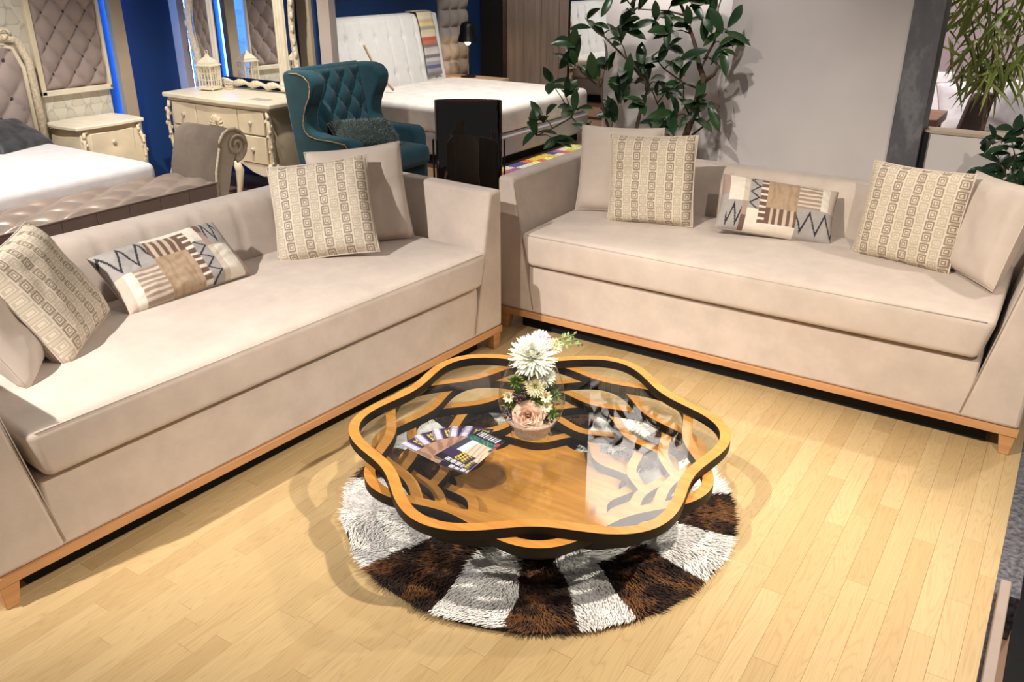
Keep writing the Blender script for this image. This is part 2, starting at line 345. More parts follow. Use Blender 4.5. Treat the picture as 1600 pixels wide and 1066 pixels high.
def obj(name, mb, mats, parent=None, smooth=False, bevel=0.0, seg=2, kind=None, angle=40):
    me = bpy.data.meshes.new(name); me.from_pydata(mb.v, [], mb.f)
    mats = mats if isinstance(mats, (list, tuple)) else [mats]
    for m in mats: me.materials.append(MT[m] if isinstance(m, str) else m)
    if len(mats) > 1:
        for p, i in zip(me.polygons, mb.mi): p.material_index = i
    if mb.uv:
        l = me.uv_layers.new(name='UVMap')
        for lp in me.loops: l.data[lp.index].uv = mb.uv[lp.vertex_index]
    if mb.col:
        a = me.color_attributes.new('Col', 'FLOAT_COLOR', 'POINT')
        for i, c in enumerate(mb.col): a.data[i].color = (*c, 1)
    if smooth:
        for p in me.polygons: p.use_smooth = True
        if smooth == 'auto': me.set_sharp_from_angle(angle=math.radians(angle))
    me.update()
    o = bpy.data.objects.new(name, me); link(o, parent)
    if bevel:
        bm_ = o.modifiers.new('bevel', 'BEVEL'); bm_.width = bevel; bm_.segments = seg; bm_.limit_method = 'ANGLE'; bm_.angle_limit = math.radians(35)
        for p in me.polygons: p.use_smooth = True
        me.set_sharp_from_angle(angle=math.radians(50))
    if kind: o['kind'] = kind
    return o
def tag(o, label, cat, group=None, kind=None):
    o['label'] = label; o['category'] = cat
    if group: o['group'] = group
    if kind: o['kind'] = kind
    return o
def thing(name, label, cat, loc=(0,0,0), rz=0.0, group=None, rot=None):
    o = bpy.data.objects.new(name, None); link(o); o.location = loc; o.rotation_euler = rot if rot else (0, 0, rz)
    o.empty_display_size = 0.1
    return tag(o, label, cat, group)
def struct(name, mb, mat, parent=None, bevel=0.0, smooth=False):
    o = obj(name, mb, mat, parent, smooth, bevel)
    if parent is None: o['kind'] = 'structure'
    return o
def inst(name, me, parent, M):
    o = bpy.data.objects.new(name, me); link(o, parent); o.matrix_local = M; return o
def frame_M(loc, xa, ya, za):
    m = Matrix.Identity(4)
    for i, a in enumerate((xa, ya, za)):
        a = Vector(a)
        for k in range(3): m[k][i] = a[k]
    for k in range(3): m[k][3] = loc[k]
    return m
def rbox(hx, hy, hz, r, nx=10, ny=6, nz=3, crown=0.0, fn=None):
    """rounded box as a cube grid, centred on the origin"""
    def ax(h, n):
        e = [0, 0.15, 0.4, 0.7, 1.0]
        a = [-h + r*t for t in e]; mid = [-h+r + (2*h-2*r)*i/n for i in range(1, n)]
        return a + mid + [-x for x in a[::-1]]
    X, Y, Z = ax(hx, nx), ax(hy, ny), ax(hz, nz)
    mb = MB(); idx = {}
    def vid(i, j, k):
        key = (i, j, k)
        if key not in idx:
            p = Vector((X[i], Y[j], Z[k])); q = Vector((max(-hx+r, min(hx-r, p.x)), max(-hy+r, min(hy-r, p.y)), max(-hz+r, min(hz-r, p.z))))
            d = p-q
            if d.length > 1e-9: p = q + d.normalized()*r
            if crown and Z[k] > 0: p.z += crown*(1-(p.x/hx)**2)**0.5*(1-(p.y/hy)**2)**0.5 if abs(p.x) < hx and abs(p.y) < hy else 0
            if fn: p = fn(p)
            idx[key] = len(mb.v); mb.v.append(tuple(p))
        return idx[key]
    a, b, c = len(X)-1, len(Y)-1, len(Z)-1
    def face(*q): mb.f.append(q); mb.mi.append(0)
    for i in range(a):
        for j in range(b):
            face(vid(i,j,0), vid(i,j+1,0), vid(i+1,j+1,0), vid(i+1,j,0)); face(vid(i,j,c), vid(i+1,j,c), vid(i+1,j+1,c), vid(i,j+1,c))
    for i in range(a):
        for k in range(c):
            face(vid(i,0,k), vid(i+1,0,k), vid(i+1,0,k+1), vid(i,0,k+1)); face(vid(i,b,k), vid(i,b,k+1), vid(i+1,b,k+1), vid(i+1,b,k))
    for j in range(b):
        for k in range(c):
            face(vid(0,j,k), vid(0,j,k+1), vid(0,j+1,k+1), vid(0,j+1,k)); face(vid(a,j,k), vid(a,j+1,k), vid(a,j+1,k+1), vid(a,j,k+1))
    return mb

# ------------------------------------------------------------------ setting: platform floor of oak strips
FX0, FX1, FY0, FY1 = -1.35, 2.325, -3.6, 1.62
fl = struct('floor', MB().box(FX0, FX1, FY0, FY1, -0.15, -0.0125), 'subfloor')
SWD = 0.066; lens = [0.34, 0.46, 0.58, 0.72]; rf = random.Random(3)
plank_me = []
for L_ in lens:
    m_ = MB(); g = 0.00025; w = SWD/2-g; h = L_/2-g; c = 0.0003
    m_.hexa([(-w,-h,-0.012),(w,-h,-0.012),(w,h,-0.012),(-w,h,-0.012)], [(-w,-h,-c),(w,-h,-c),(w,h,-c),(-w,h,-c)])
    m_.add([(-w,-h,-c),(w,-h,-c),(w,h,-c),(-w,h,-c),(-w+c,-h+c,0),(w-c,-h+c,0),(w-c,h-c,0),(-w+c,h-c,0)], [(4,5,6,7),(0,1,5,4),(1,2,6,5),(2,3,7,6),(3,0,4,7)])
    me = bpy.data.meshes.new('plank'); me.from_pydata(m_.v, [], m_.f); me.materials.append(MT['plank']); plank_me.append((me, m_, L_))
cells = []
x = FX0 + SWD/2
while x < FX1:
    y = FY0 - rf.random()*0.4
    while y < FY1:
        k = rf.randrange(4); L_ = lens[k]; cy = y+L_/2
        if cy-L_/2 > FY0-0.02 and cy+L_/2 < FY1+0.02: cells.append((x, cy, k))
        elif cy+L_/2 > FY0: cells.append((x, cy, k))
        y += L_
    x += SWD
def in_view(cx, cy):
    hid = (-1.0 < cx < 0.0 and -2.5 < cy < 0.0) or (0.0 < cx < 2.3 and cy > 0.05)
    d = cam.matrix_world.inverted() @ Vector((cx, cy, 0))
    if d.z > -0.2: return None
    u = d.x/-d.z*1335/800; v = d.y/-d.z*1335/533
    return None if (abs(u) > 1.03 or abs(v) > 1.06 or hid) else -d.z
vis = sorted([(in_view(c[0], c[1]), c) for c in cells if in_view(c[0], c[1]) is not None])
near = set(c for _, c in vis[:300])
rest = MB()
for c in cells:
    me, m_, L_ = plank_me[c[2]]
    if c in near:
        inst('plank', me, fl, Matrix.Translation((c[0], c[1], 0)))
    else:
        rest.add([(v[0]+c[0], v[1]+c[1], v[2]) for v in m_.v], m_.f)
obj('plank_field', rest, 'plank_far', fl, kind='stuff')
struct('trim_1', MB().box(2.327, 2.368, FY0, -0.86, -0.15, 0.001).box(2.327, 2.395, -0.86, FY1, -0.15, 0.001), 'stone', bevel=0.002)
cb = obj('edge_curb', MB().box(2.336, 2.364, -3.6, -0.86, 0.0015, 0.05), 'curb', bevel=0.003)
tag(cb, 'low beige curb board along the stone edge of the oak floor', 'curb')
# lower shop floor around the platform
struct('floor_shop', MB().box(-5.2, 6.0, -6.0, 9.0, -0.20, -0.155), 'brown_floor')
struct('floor_dark_aisle', MB().box(2.40, 6.0, -6.0, 1.5, -0.152, -0.148), 'black')

# ------------------------------------------------------------------ sofas
SL, SD, SH1, SHT, WT, WB = 2.3, 0.90, 0.114, 0.766, 0.085, 0.205
def make_sofa(label, loc, rz, group):
    t = thing('sofa', label, 'sofa', loc, rz, group)
    for (u, v, su, sv) in ((0,0,1,1), (SL,0,-1,1), (0,SD,1,-1), (SL,SD,-1,-1)):
        b = [(u+su*0.012, v+sv*0.012), (u+su*0.048, v+sv*0.012), (u+su*0.048, v+sv*0.048), (u+su*0.012, v+sv*0.048)]
        tp = [(u+su*0.004, v+sv*0.004), (u+su*0.062, v+sv*0.004), (u+su*0.062, v+sv*0.062), (u+su*0.004, v+sv*0.062)]
        if su*sv < 0: b, tp = b[::-1], tp[::-1]
        obj('leg', MB().hexa([(p[0], p[1], 0) for p in b], [(p[0], p[1], 0.086) for p in tp]), 'beech', t, bevel=0.003)
    pl = MB(); w = 0.06
    pl.box(0, SL, 0, w, 0.083, SH1); pl.box(0, SL, SD-w, SD, 0.083, SH1); pl.box(0, w, w, SD-w, 0.083, SH1); pl.box(SL-w, SL, w, SD-w, 0.083, SH1)
    obj('base_frame', pl, 'beech', t, bevel=0.002)
    obj('under_sofa_shade', MB().box(0.10, SL-0.10, 0.075, SD-0.075, 0.004, 0.10), 'black', t)  # black block added for the unlit dark beneath the sofa
    obj('seat_base', MB().box(WB-0.03, SL-WB+0.03, 0.004, SD-0.15, SH1+0.001, 0.352), 'sofa', t, bevel=0.012, seg=3)
    for sgn in (0, 1):
        poly = [(0, SH1+0.001), (WB, SH1+0.001), (WT, SHT), (0.002, SHT)]
        if sgn: poly = [(SL-p[0], p[1]) for p in poly][::-1]
        m = MB(); k = 10
        rows = []
        # lofted along v with the (u, z) section
        vs = []
        for i in range(k+1):
            v = SD*i/k
            for p in poly: vs.append((p[0], v, p[1]))
        fs = [tuple(range(3, -1, -1)) if not sgn else tuple(range(3, -1, -1)), tuple(k*4+j for j in range(4))]
        for i in range(k):
            for j in range(4): fs.append((i*4+j, i*4+(j+1) % 4, (i+1)*4+(j+1) % 4, (i+1)*4+j))
        m.add(vs, fs)
        ar = obj('arm', m, 'sofa', t, bevel=0.016, seg=3)
    # backrest with shallow vertical channels on its inner face
    ns = 11; seg = 10; bt, bb = 0.13, 0.25; u0, u1 = WT*0.6, SL-WT*0.6
    bk = MB(); nu = ns*seg
    def prof(uu):
        f = (uu*ns) % 1.0; gr = 0.007*max(0.0, 1-min(f, 1-f)/0.13)**1.5
        return gr
    def inner(i, j):
        uu = i; s = j
        u = u0+(u1-u0)*uu
        pts = [(SD-bb, SH1+0.001), (SD-bb, 0.30), (SD-bb+0.03, 0.42), (SD-bt-0.022, 0.69), (SD-bt-0.006, 0.735), (SD-bt+0.012, 0.757), (SD-bt+0.035, SHT+0.001), (SD-0.03, SHT+0.001), (SD-0.008, SHT-0.008), (SD, SHT-0.03), (SD, SH1+0.001)]
        k = min(int(round(s*(len(pts)-1))), len(pts)-1); v, z = pts[k]
        g = prof(uu) if 0 < k < 6 else 0
        return (u, v+g, z)
    bk.grid(inner, nu, 10)
    obj('backrest', bk, 'sofa', t, smooth='auto', angle=60)
    # seat cushion, narrower towards the bottom
    hx = SL/2-0.150; hy = 0.375; hz = 0.078
    def fn(p):
        k = (p.z+hz)/(2*hz); s = 1-0.035*(1-k)
        return Vector((p.x*s, p.y, p.z))
    cu = rbox(hx, hy, hz, 0.028, 26, 10, 2, 0.030, fn)
    cu.xf(Matrix.Translation((SL/2, -0.035+hy, 0.442)))
    co = obj('seat_cushion', cu, 'sofa', t, smooth=True)
    zz = 0.442+hz-0.007; e = 0.012
    path = [(SL/2-hx+e+0.02, -0.035+0.006, zz), (SL/2, -0.035+0.006, zz), (SL/2+hx-e-0.02, -0.035+0.006, zz)]
    obj('piping', MB().tube(path, 0.0028, 6), 'sofa_piping', co, smooth=True)
    for sgn in (0, 1):   # seam cords beside the slanted arm fronts
        s1 = [(WB-0.002, -0.001, SH1+0.02), (WT+0.002, -0.001, SHT-0.02)]
        if sgn: s1 = [(SL-p[0], p[1], p[2]) for p in s1]
        obj('seam', MB().tube(s1, 0.0022, 5), 'sofa_piping', t, smooth=True)
    return t
make_sofa('long beige velvet sofa on the left, in front of the bed', (0.0039, -2.4968, 0), math.radians(86.1), 'matching beige sofas')
make_sofa('long beige velvet sofa on the right, in front of the leafy potted tree', (0, 0, 0), 0, 'matching beige sofas')

# ------------------------------------------------------------------ pillows
def pillow_mesh(w, h, t, n=26, m=None, pinch=0.05, seed=0, pw=0.42):
    mb = MB(); mb.uv = []; m = m or n
    for side in (1, -1):
        b = len(mb.v)
        for j in range(m+1):
            for i in range(n+1):
                u = -1+2*i/n; v = -1+2*j/m
                x = u*w/2*(1-pinch*(1-v*v)**1.0*abs(u)**1.5); y = v*h/2*(1-pinch*(1-u*u)**1.0*abs(v)**1.5)
                z = t/2*(max(0, (1-u**4))*max(0, (1-v**4)))**pw
                wr = noise.noise(Vector((u*2.3+seed*9.1, v*2.3, seed*3.7+side)))*0.012 + 0.004*noise.noise(Vector((u*7+seed, v*7, side*3.0)))
                e = min(1, (1-max(abs(u), abs(v)))*5)
                mb.v.append((x, y, side*(z+wr*e))); mb.uv.append((x if abs(x) > -9 else 0, y))
        W_ = n+1
        for j in range(m):
            for i in range(n):
                q = (b+j*W_+i, b+j*W_+i+1, b+(j+1)*W_+i+1, b+(j+1)*W_+i); mb.f.append(q if side > 0 else q[::-1]); mb.mi.append(0)
    return mb
def pose(c, yaw, lean, roll):
    y = math.radians(yaw); l = math.radians(lean); ro = math.radians(roll)
    n = Vector((math.cos(y), math.sin(y), 0)); r = Vector((-n.y, n.x, 0))
    up = Vector((0,0,1))*math.cos(l) - n*math.sin(l); nn = n*math.cos(l)+Vector((0,0,1))*math.sin(l)
    R = r*math.cos(ro)+up*math.sin(ro); U = -r*math.sin(ro)+up*math.cos(ro)
    return frame_M(c, R, U, nn)
def pillow(label, mat, c, yaw, lean, roll, w, h, t=0.13, seed=0, group=None, name='throw_pillow', cat='pillow', mb=None, pinch=0.05):
    mb = mb or pillow_mesh(w, h, t, seed=seed, pinch=pinch)
    o = obj(name, mb, mat, None, smooth=True); o.matrix_world = pose(c, yaw, lean, roll)
    n_ = 40; per = []
    for s in range(4):
        for i in range(n_//4):
            q = -1+2*i/(n_/4); u, v = ((q, -1), (1, q), (-q, 1), (-1, -q))[s]
            per.append((u*w/2*(1-pinch*(1-v*v)*abs(u)**1.5), v*h/2*(1-pinch*(1-u*u)*abs(v)**1.5), 0))
    pm = {'squares': 'beige_pillow', 'beige_pillow': 'beige_pillow'}.get(mat, 'taupe_velvet')
    obj('seam', MB().tube(per, 0.0035, 5, closed=True), pm, o, smooth=True)
    return tag(o, label, cat, group)
GP = 'nested-square pattern pillows'; GB = 'plain beige pillows'; GL = 'patchwork lumbar pillows'
pillow('cream pillow with nested-square pattern at the far end of the left sofa', 'squares', (-0.359, -0.786, 0.728), -55.5, 30, 8, 0.425, 0.425, 0.13, 1, GP)
pillow('plain beige pillow tucked behind a square-pattern pillow, beside the teal armchair', 'beige_pillow', (-0.345, -0.565, 0.741), -32, 14, 2, 0.425, 0.425, 0.12, 2, GB)
pillow('cream square-pattern pillow slumped at the near end of the left sofa', 'squares', (-0.434, -1.959, 0.705), 36, 30.2, 4.4, 0.40, 0.40, 0.14, 3, GP)
pillow('plain beige pillow cut off by the left edge of the photo', 'beige_pillow', (-0.40, -2.14, 0.70), 50, 28, 0, 0.40, 0.40, 0.12, 4, GB)
pillow('plain beige pillow at the left end of the right sofa, in front of the plant', 'beige_pillow', (0.375, 0.52, 0.742), -82, 14, 2, 0.42, 0.42, 0.13, 5, GB)
pillow('upright square-pattern pillow on the right sofa, in front of the leafy tree', 'squares', (0.605, 0.40, 0.744), -80.9, 10, 3.5, 0.418, 0.418, 0.13, 6, GP)
pillow('square-pattern pillow at the right end of the right sofa, below the marble pillar', 'squares', (1.738, 0.466, 0.728), -101.5, 13.7, 0.6, 0.405, 0.405, 0.13, 7, GP)
pillow('plain beige pillow leaning in the right corner of the right sofa', 'beige_pillow', (2.015, 0.43, 0.728), -142.7, 16, 2.9, 0.40, 0.40, 0.13, 8, GB)
# patchwork lumbar pillows
CRM = (0.74, 0.67, 0.56); TAN = (0.42, 0.30, 0.20); BRN = (0.16, 0.095, 0.07); GRY = (0.37, 0.34, 0.315); INK = (0.035, 0.03, 0.04); ROSE = (0.38, 0.27, 0.22)
def patchwork(u, v):
    """u, v in 0..1 across the face; returns the cloth colour"""
    def zig(u0, u1, v0, v1, n, w=0.10, vert=False):
        a = (u-u0)/(u1-u0); b = (v-v0)/(v1-v0)
        if vert: a, b = b, a
        tri = abs(((a*n) % 1.0)*2-1); return abs(b-(0.12+0.76*tri)) < w
    if u < 0.06: return GRY if v < 0.6 else ROSE
    if u < 0.24:
        if v > 0.48: return CRM if (u-0.06)/0.18 < 0.72 else (0.58, 0.50, 0.40)
        if u < 0.19: return INK if zig(0.04, 0.20, 0.02, 0.46, 2, 0.13) else GRY
        return ROSE if v > 0.22 else BRN
    if u < 0.34:
        if v > 0.36: return INK if zig(0.24, 0.34, 0.36, 1.0, 3, 0.11, True) else GRY
        return CRM
    if u < 0.40:
        return BRN if (v*9) % 1 < 0.62 and v > 0.12 else CRM
    if u < 0.66:
        if v > 0.42: return TAN if noise.noise(Vector((u*30, v*6, 2))) > -0.15 else (0.36, 0.25, 0.16)
        if v > 0.12: return BRN if ((u-0.40)*17) % 1 < 0.6 else (0.55, 0.44, 0.33)
        return CRM
    if u < 0.86:
        if v > 0.50: return (0.62, 0.52, 0.42) if (v*13) % 1 < 0.5 else (0.33, 0.25, 0.19)
        return INK if zig(0.64, 0.98, 0.04, 0.50, 2.5, 0.09) else GRY
    if v > 0.5: return CRM if u < 0.93 else (0.58, 0.47, 0.38)
    return INK if zig(0.64, 0.98, 0.04, 0.50, 2.5, 0.09) else GRY
def lumbar(label, c, yaw, lean, roll, w, h, flip, seed):
    n, m = 170, 84; mb = pillow_mesh(w, h, 0.12, n, m, 0.045, seed); mb.col = []
    for side in (0, 1):
        for j in range(m+1):
            for i in range(n+1):
                u = i/n; v = j/m
                if flip: u, v = 1-u, 1-v
                mb.col.append(patchwork(u, v) if side == 0 else GRY)
    return pillow(label, 'vcol_cloth', c, yaw, lean, roll, w, h, 0.12, seed, GL, 'lumbar_pillow', 'pillow', mb, 0.045)
lumbar('patchwork lumbar pillow lying against the back of the left sofa', (-0.506, -1.434, 0.632), -7.4, 51.9, 3.4, 0.52, 0.275, True, 11)
lumbar('patchwork lumbar pillow in the middle of the right sofa', (1.173, 0.511, 0.660), -64, 40, -8.4, 0.515, 0.27, False, 12)
# ------------------------------------------------------------------ coffee table
TC = (0.9595, -1.1894)
tbl = thing('coffee_table', 'low round table of stacked wavy oak rings with glass top', 'coffee table', (TC[0], TC[1], 0))
A_ = 0.042; LH = 0.033; ZT = 0.28; NR = 7
def ring_pt(R, th, ph, off=0.0):
    r = R + A_*math.cos(6*(th-ph)); dr = -6*A_*math.sin(6*(th-ph))
    t = Vector((dr*math.cos(th)-r*math.sin(th), dr*math.sin(th)+r*math.cos(th))).normalized(); n = Vector((t.y, -t.x))
    return Vector((r*math.cos(th), r*math.sin(th))) + n*off
for k in range(NR):
    R = (0.585, 0.552, 0.516, 0.476, 0.430, 0.374, 0.310)[k]; ph = math.radians(31 + (30 if k % 2 else 0)); n = 168
    z1 = ZT-LH*k; z0 = z1-LH+0.0008; m = MB(); w = 0.034
    vs = []
    for i in range(n):
        th = 2*PI*i/n; o_ = ring_pt(R, th, ph, 0); q_ = ring_pt(R, th, ph, -w)
        vs += [(o_.x, o_.y, z0), (o_.x, o_.y, z1), (q_.x, q_.y, z1), (q_.x, q_.y, z0)]
    top = []; sd = []
    for i in range(n):
        a = i*4; b = ((i+1) % n)*4
        top.append((a+1, b+1, b+2, a+2)); sd += [(a, b, b+1, a+1), (a+2, b+2, b+3, a+3), (a+3, b+3, b, a)]
    m.add(vs, sd, 1); m.mi += [0]*len(top); m.f += top
    obj('wavy_ring', m, ['table_top', 'table_side'], tbl, smooth='auto', angle=50)
m = MB(); n = 120; zb = ZT-LH*NR; pts = [ring_pt(0.318, 2*PI*i/n, math.radians(31+30)) for i in range(n)]
m.add([(p.x, p.y, zb) for p in pts]+[(p.x, p.y, 0.014) for p in pts], [tuple(range(n))], 0)
for i in range(n): m.f.append((i, n+i, n+(i+1) % n, (i+1) % n)); m.mi.append(1)
m.f.append(tuple(range(2*n-1, n-1, -1))); m.mi.append(1)
obj('base_plate', m, ['table_top', 'table_side'], tbl)
m = MB(); n = 168; pts = [ring_pt(0.585, 2*PI*i/n, math.radians(31), -0.0355) for i in range(n)]; zg = ZT-LH
m.add([(p.x, p.y, zg+0.007) for p in pts]+[(p.x, p.y, zg+0.001) for p in pts], [tuple(range(n)), tuple(range(2*n-1, n-1, -1))])
for i in range(n): m.f.append((i, n+i, n+(i+1) % n, (i+1) % n)); m.mi.append(0)
gl = obj('glass_top', m, 'glass', tbl); gl['label'] = 'clear glass sheet set inside the top ring'
ZG = zg+0.0075

# ------------------------------------------------------------------ round hide rug
rug = thing('round_rug', 'round patchwork hide rug of white and dark brown wedges under the table', 'rug', (TC[0], TC[1]-0.0, 0))
bd = [-135, -110.2, -85.4, -65.3, -49.5, -33.2, -9.2, 11.1]
k = 10
bd += [11.1 + (225-11.1)*i/(k) for i in range(1, k)]
rr = random.Random(5); RR = 0.645
obj('binding', MB().lathe([(RR+0.004, 0.0005), (RR+0.005, 0.004), (RR-0.004, 0.010), (RR-0.03, 0.010), (RR-0.03, 0.0005)], 96, cap=False), 'rug_edge', rug, smooth=True)
def wedge(a0, a1, r0, r1, white, cnt):
    m = MB(); na = 10; nr = 6
    def f(i, j):
        a = math.radians(a0+(a1-a0)*i); r = r0+(r1-r0)*j
        x = r*math.cos(a); y = r*math.sin(a)
        return (x, y, 0.011+0.008*noise.noise(Vector((x*9, y*9, 1)))*(0.3 if j > 0.99 else 1)+0.004)
    m.grid(f, na, nr)
    for _ in range(cnt):
        a = math.radians(rr.uniform(a0, a1)); r = math.sqrt(rr.uniform(r0*r0, r1*r1))
        x = r*math.cos(a); y = r*math.sin(a)
        d = noise.noise(Vector((x*4, y*4, 4)))*2.2 + a; ln = rr.uniform(0.026, 0.05); w = 0.0026
        dx, dy = math.cos(d)*ln*0.8, math.sin(d)*ln*0.8; px_, py_ = -math.sin(d)*w, math.cos(d)*w
        z = 0.012; hgt = rr.uniform(0.005, 0.014)
        m.add([(x-px_, y-py_, z), (x+px_, y+py_, z), (x+dx*0.6+px_*0.7, y+dy*0.6+py_*0.7, z+hgt), (x+dx*0.6-px_*0.7, y+dy*0.6-py_*0.7, z+hgt), (x+dx, y+dy, z+hgt*1.05)],
              [(0, 1, 2, 3), (3, 2, 4)])
    o = obj('hide_patch', m, 'fur_white' if white else 'fur_brown', rug)
    o['label'] = 'white fur wedge' if white else 'dark brown mottled fur wedge'
for i in range(len(bd)):
    a0 = bd[i]; a1 = bd[i+1] if i+1 < len(bd) else 225
    wh = (i % 2 == 0)
    fr = -150 < (a0+a1)/2 < 40
    wedge(a0, a1, 0.40, RR, wh, 2600 if fr else 900)
    wedge(a0, a1, 0.02, 0.40, (not wh) if i in (5, 6, 7) else wh, 500)
# ------------------------------------------------------------------ vase and flowers
VC = (0.943, -1.208, ZG)
vase = thing('glass_vase', 'clear egg-shaped glass vase of flowers on the glass table', 'vase', VC)
vp = [(0.064, 0.0), (0.066, 0.006), (0.060, 0.02), (0.062, 0.034), (0.080, 0.055), (0.099, 0.085), (0.108, 0.125), (0.106, 0.165), (0.096, 0.205), (0.082, 0.240), (0.069, 0.270), (0.064, 0.282)]
obj('glass_body', MB().lathe(vp, 40, cap=False), 'vase_glass', vase, smooth=True)
obj('rim', MB().tube([(0.064*math.cos(2*PI*i/40), 0.064*math.sin(2*PI*i/40), 0.282) for i in range(40)], 0.002, 6, closed=True), 'vase_glass', vase, smooth=True)
obj('foot', MB().lathe([(0.066, 0.0), (0.067, 0.004), (0.055, 0.007), (0.0, 0.007)], 40, cap=False), 'vase_glass', vase, smooth=True)
camdir = (Vector(cam.location)-Vector(VC)); camdir.z = 0; camdir.normalize(); camright = Vector((-camdir.y, camdir.x, 0))
def vpos(r, f, z): return Vector(VC) + camright*r + camdir*f + Vector((0, 0, z))
sand = obj('sand_fill', MB().lathe([(0.001, 0.010), (0.055, 0.010), (0.058, 0.034), (0.075, 0.055), (0.084, 0.068), (0.06, 0.074), (0.001, 0.078)], 32, cap=False), 'sand', None, smooth=True)
sand.location = VC; tag(sand, 'pinkish sand filling the foot of the glass vase', 'sand', kind='stuff')
def petal(L_, W_, cup=0.3, n=4):
    vs = []; fs = []
    for i in range(n+1):
        t = i/n; w = W_*math.sin(PI*min(1, 0.12+t*0.86))**0.8; z = cup*L_*t*t
        vs += [(-w/2, t*L_, z+w*0.12), (0, t*L_, z), (w/2, t*L_, z+w*0.12)]
    for i in range(n):
        a = i*3; fs += [(a, a+1, a+4, a+3), (a+1, a+2, a+5, a+4)]
    return vs, fs
def petals_ring(mb, n, L_, W_, elev, z, r0, cup, jit, rnd):
    vs, fs = petal(L_, W_, cup)
    for i in range(n):
        a = 2*PI*(i+rnd.uniform(-jit, jit))/n; e = elev+rnd.uniform(-0.15, 0.15)
        M = Matrix.Translation((0, 0, z)) @ Matrix.Rotation(a, 4, 'Z') @ Matrix.Translation((0, r0, 0)) @ Matrix.Rotation(e, 4, 'X')
        mb.add([M @ Vector(v) for v in vs], fs)
def orient(o, loc, nrm, spin=0.0):
    q = Vector(nrm).to_track_quat('Z', 'Y'); o.matrix_world = Matrix.Translation(loc) @ q.to_matrix().to_4x4() @ Matrix.Rotation(spin, 4, 'Z')
def mum(label, loc, nrm, R, mat, group, nrings=6):
    rnd = random.Random(hash(label) % 999 if False else len(label)); t = thing('chrysanthemum', label, 'flower', group=group)
    for k in range(nrings):
        mb = MB(); f = k/(nrings-1)
        petals_ring(mb, int(34-14*f), R*(1-0.55*f), R*0.17, -0.25+1.6*f, R*0.12*f, R*0.05, 0.30, 0.4, rnd)
        obj('petals', mb, mat, t, smooth=True)
    obj('stem', MB().tube([(0, 0, 0), (0.0, 0.004, -R*0.9), (0.006, 0.01, -R*1.5)], 0.003, 6), 'greenery', t)
    orient(t, loc, nrm); return t
mum('large white chrysanthemum bursting out of the vase top', vpos(0.002, 0.012, 0.292), camdir*0.6+Vector((0,0,0.8)), 0.074, 'petal_white', 'vase flowers', 10)
mum('smaller white chrysanthemum drooping inside the vase', vpos(0.012, 0.050, 0.205), camdir*0.95+Vector((0,0,0.3)), 0.034, 'petal_cream', 'vase flowers', 5)
mum('white chrysanthemum half hidden at the right of the vase neck', vpos(0.045, 0.03, 0.232), camdir*0.7+camright*0.5+Vector((0,0,0.4)), 0.034, 'petal_white', 'vase flowers', 5)
mum('pale pink blossom behind the large white chrysanthemum', vpos(0.025, -0.035, 0.335), camdir*0.3+Vector((0,0,0.9)), 0.032, 'petal_pink', 'vase flowers', 4)
mum('small cream blossom leaning out right of the vase neck', vpos(0.072, -0.015, 0.318), camdir*0.5+camright*0.4+Vector((0,0,0.6)), 0.026, 'petal_cream', 'vase flowers', 4)
# peach rose
rose = thing('rose', 'peach rose pressed against the glass low in the vase', 'flower', group='vase flowers')
rnd = random.Random(21)
for k in range(7):
    mb = MB(); f = k/6; npt = 3+k//2*1; R = 0.006+0.034*f; hgt = 0.028-0.004*f
    for i in range(npt):
        a0 = 2*PI*i/npt + k*0.8; span = 2*PI/npt*1.35
        def pf(u, v, a0=a0, span=span, R=R, hgt=hgt, f=f):
            a = a0+span*(u-0.5); edge = 1-abs(2*u-1)**3*0.35
            r = R*(0.55+0.45*v) + 0.012*f*v*v; z = hgt*v*edge - 0.012*f*v*v*v + 0.002*math.sin(u*9+k)
            return (r*math.cos(a), r*math.sin(a), z-0.008*f)
        mb.grid(pf, 8, 5)
    o = obj('petals', mb, 'petal_peach', rose, smooth=True)
orient(rose, vpos(-0.010, 0.058, 0.105), camdir*0.97+Vector((0,0,0.22)))
# daisies
for (lab, r, f, z) in (('cream daisy just right of the rose, dark eye', 0.047, 0.062, 0.142), ('cream daisy above its twin at the right inside the vase', 0.044, 0.060, 0.175), ('small cream daisy at the left inside the vase', -0.072, 0.045, 0.165)):
    d = thing('daisy', lab, 'flower', group='vase flowers'); mb = MB(); petals_ring(mb, 9, 0.019, 0.010, 0.2, 0, 0.003, 0.2, 0.1, rnd); petals_ring(mb, 8, 0.014, 0.009, 0.4, 0.001, 0.003, 0.2, 0.1, rnd)
    obj('petals', mb, 'petal_cream', d, smooth=True); obj('eye', MB().ball((0, 0, 0.003), 0.005, 10, 6), 'daisy_eye', d, smooth=True)
    orient(d, vpos(r, f, z), camdir*0.9+camright*(r*5)+Vector((0,0,0.3)))
# berries
for lab, r, f, z in (('cluster of dark berries at the left inside the vase', -0.035, 0.050, 0.170), ('lower cluster of dark berries beside the rose, left in the vase', -0.066, 0.035, 0.105), ('few dark berries at the lower right inside the vase', 0.050, 0.050, 0.085)):
    mb = MB()
    for i in range(26 if r < 0 else 12):
        p = Vector((rnd.gauss(0, 0.011), rnd.gauss(0, 0.011), rnd.gauss(0, 0.011))); mb.ball(p, 0.0055, 7, 5)
    o = obj('berry_cluster', mb, 'berry', None, smooth=True); o.location = vpos(r, f, z); tag(o, lab, 'berries', 'vase berries')
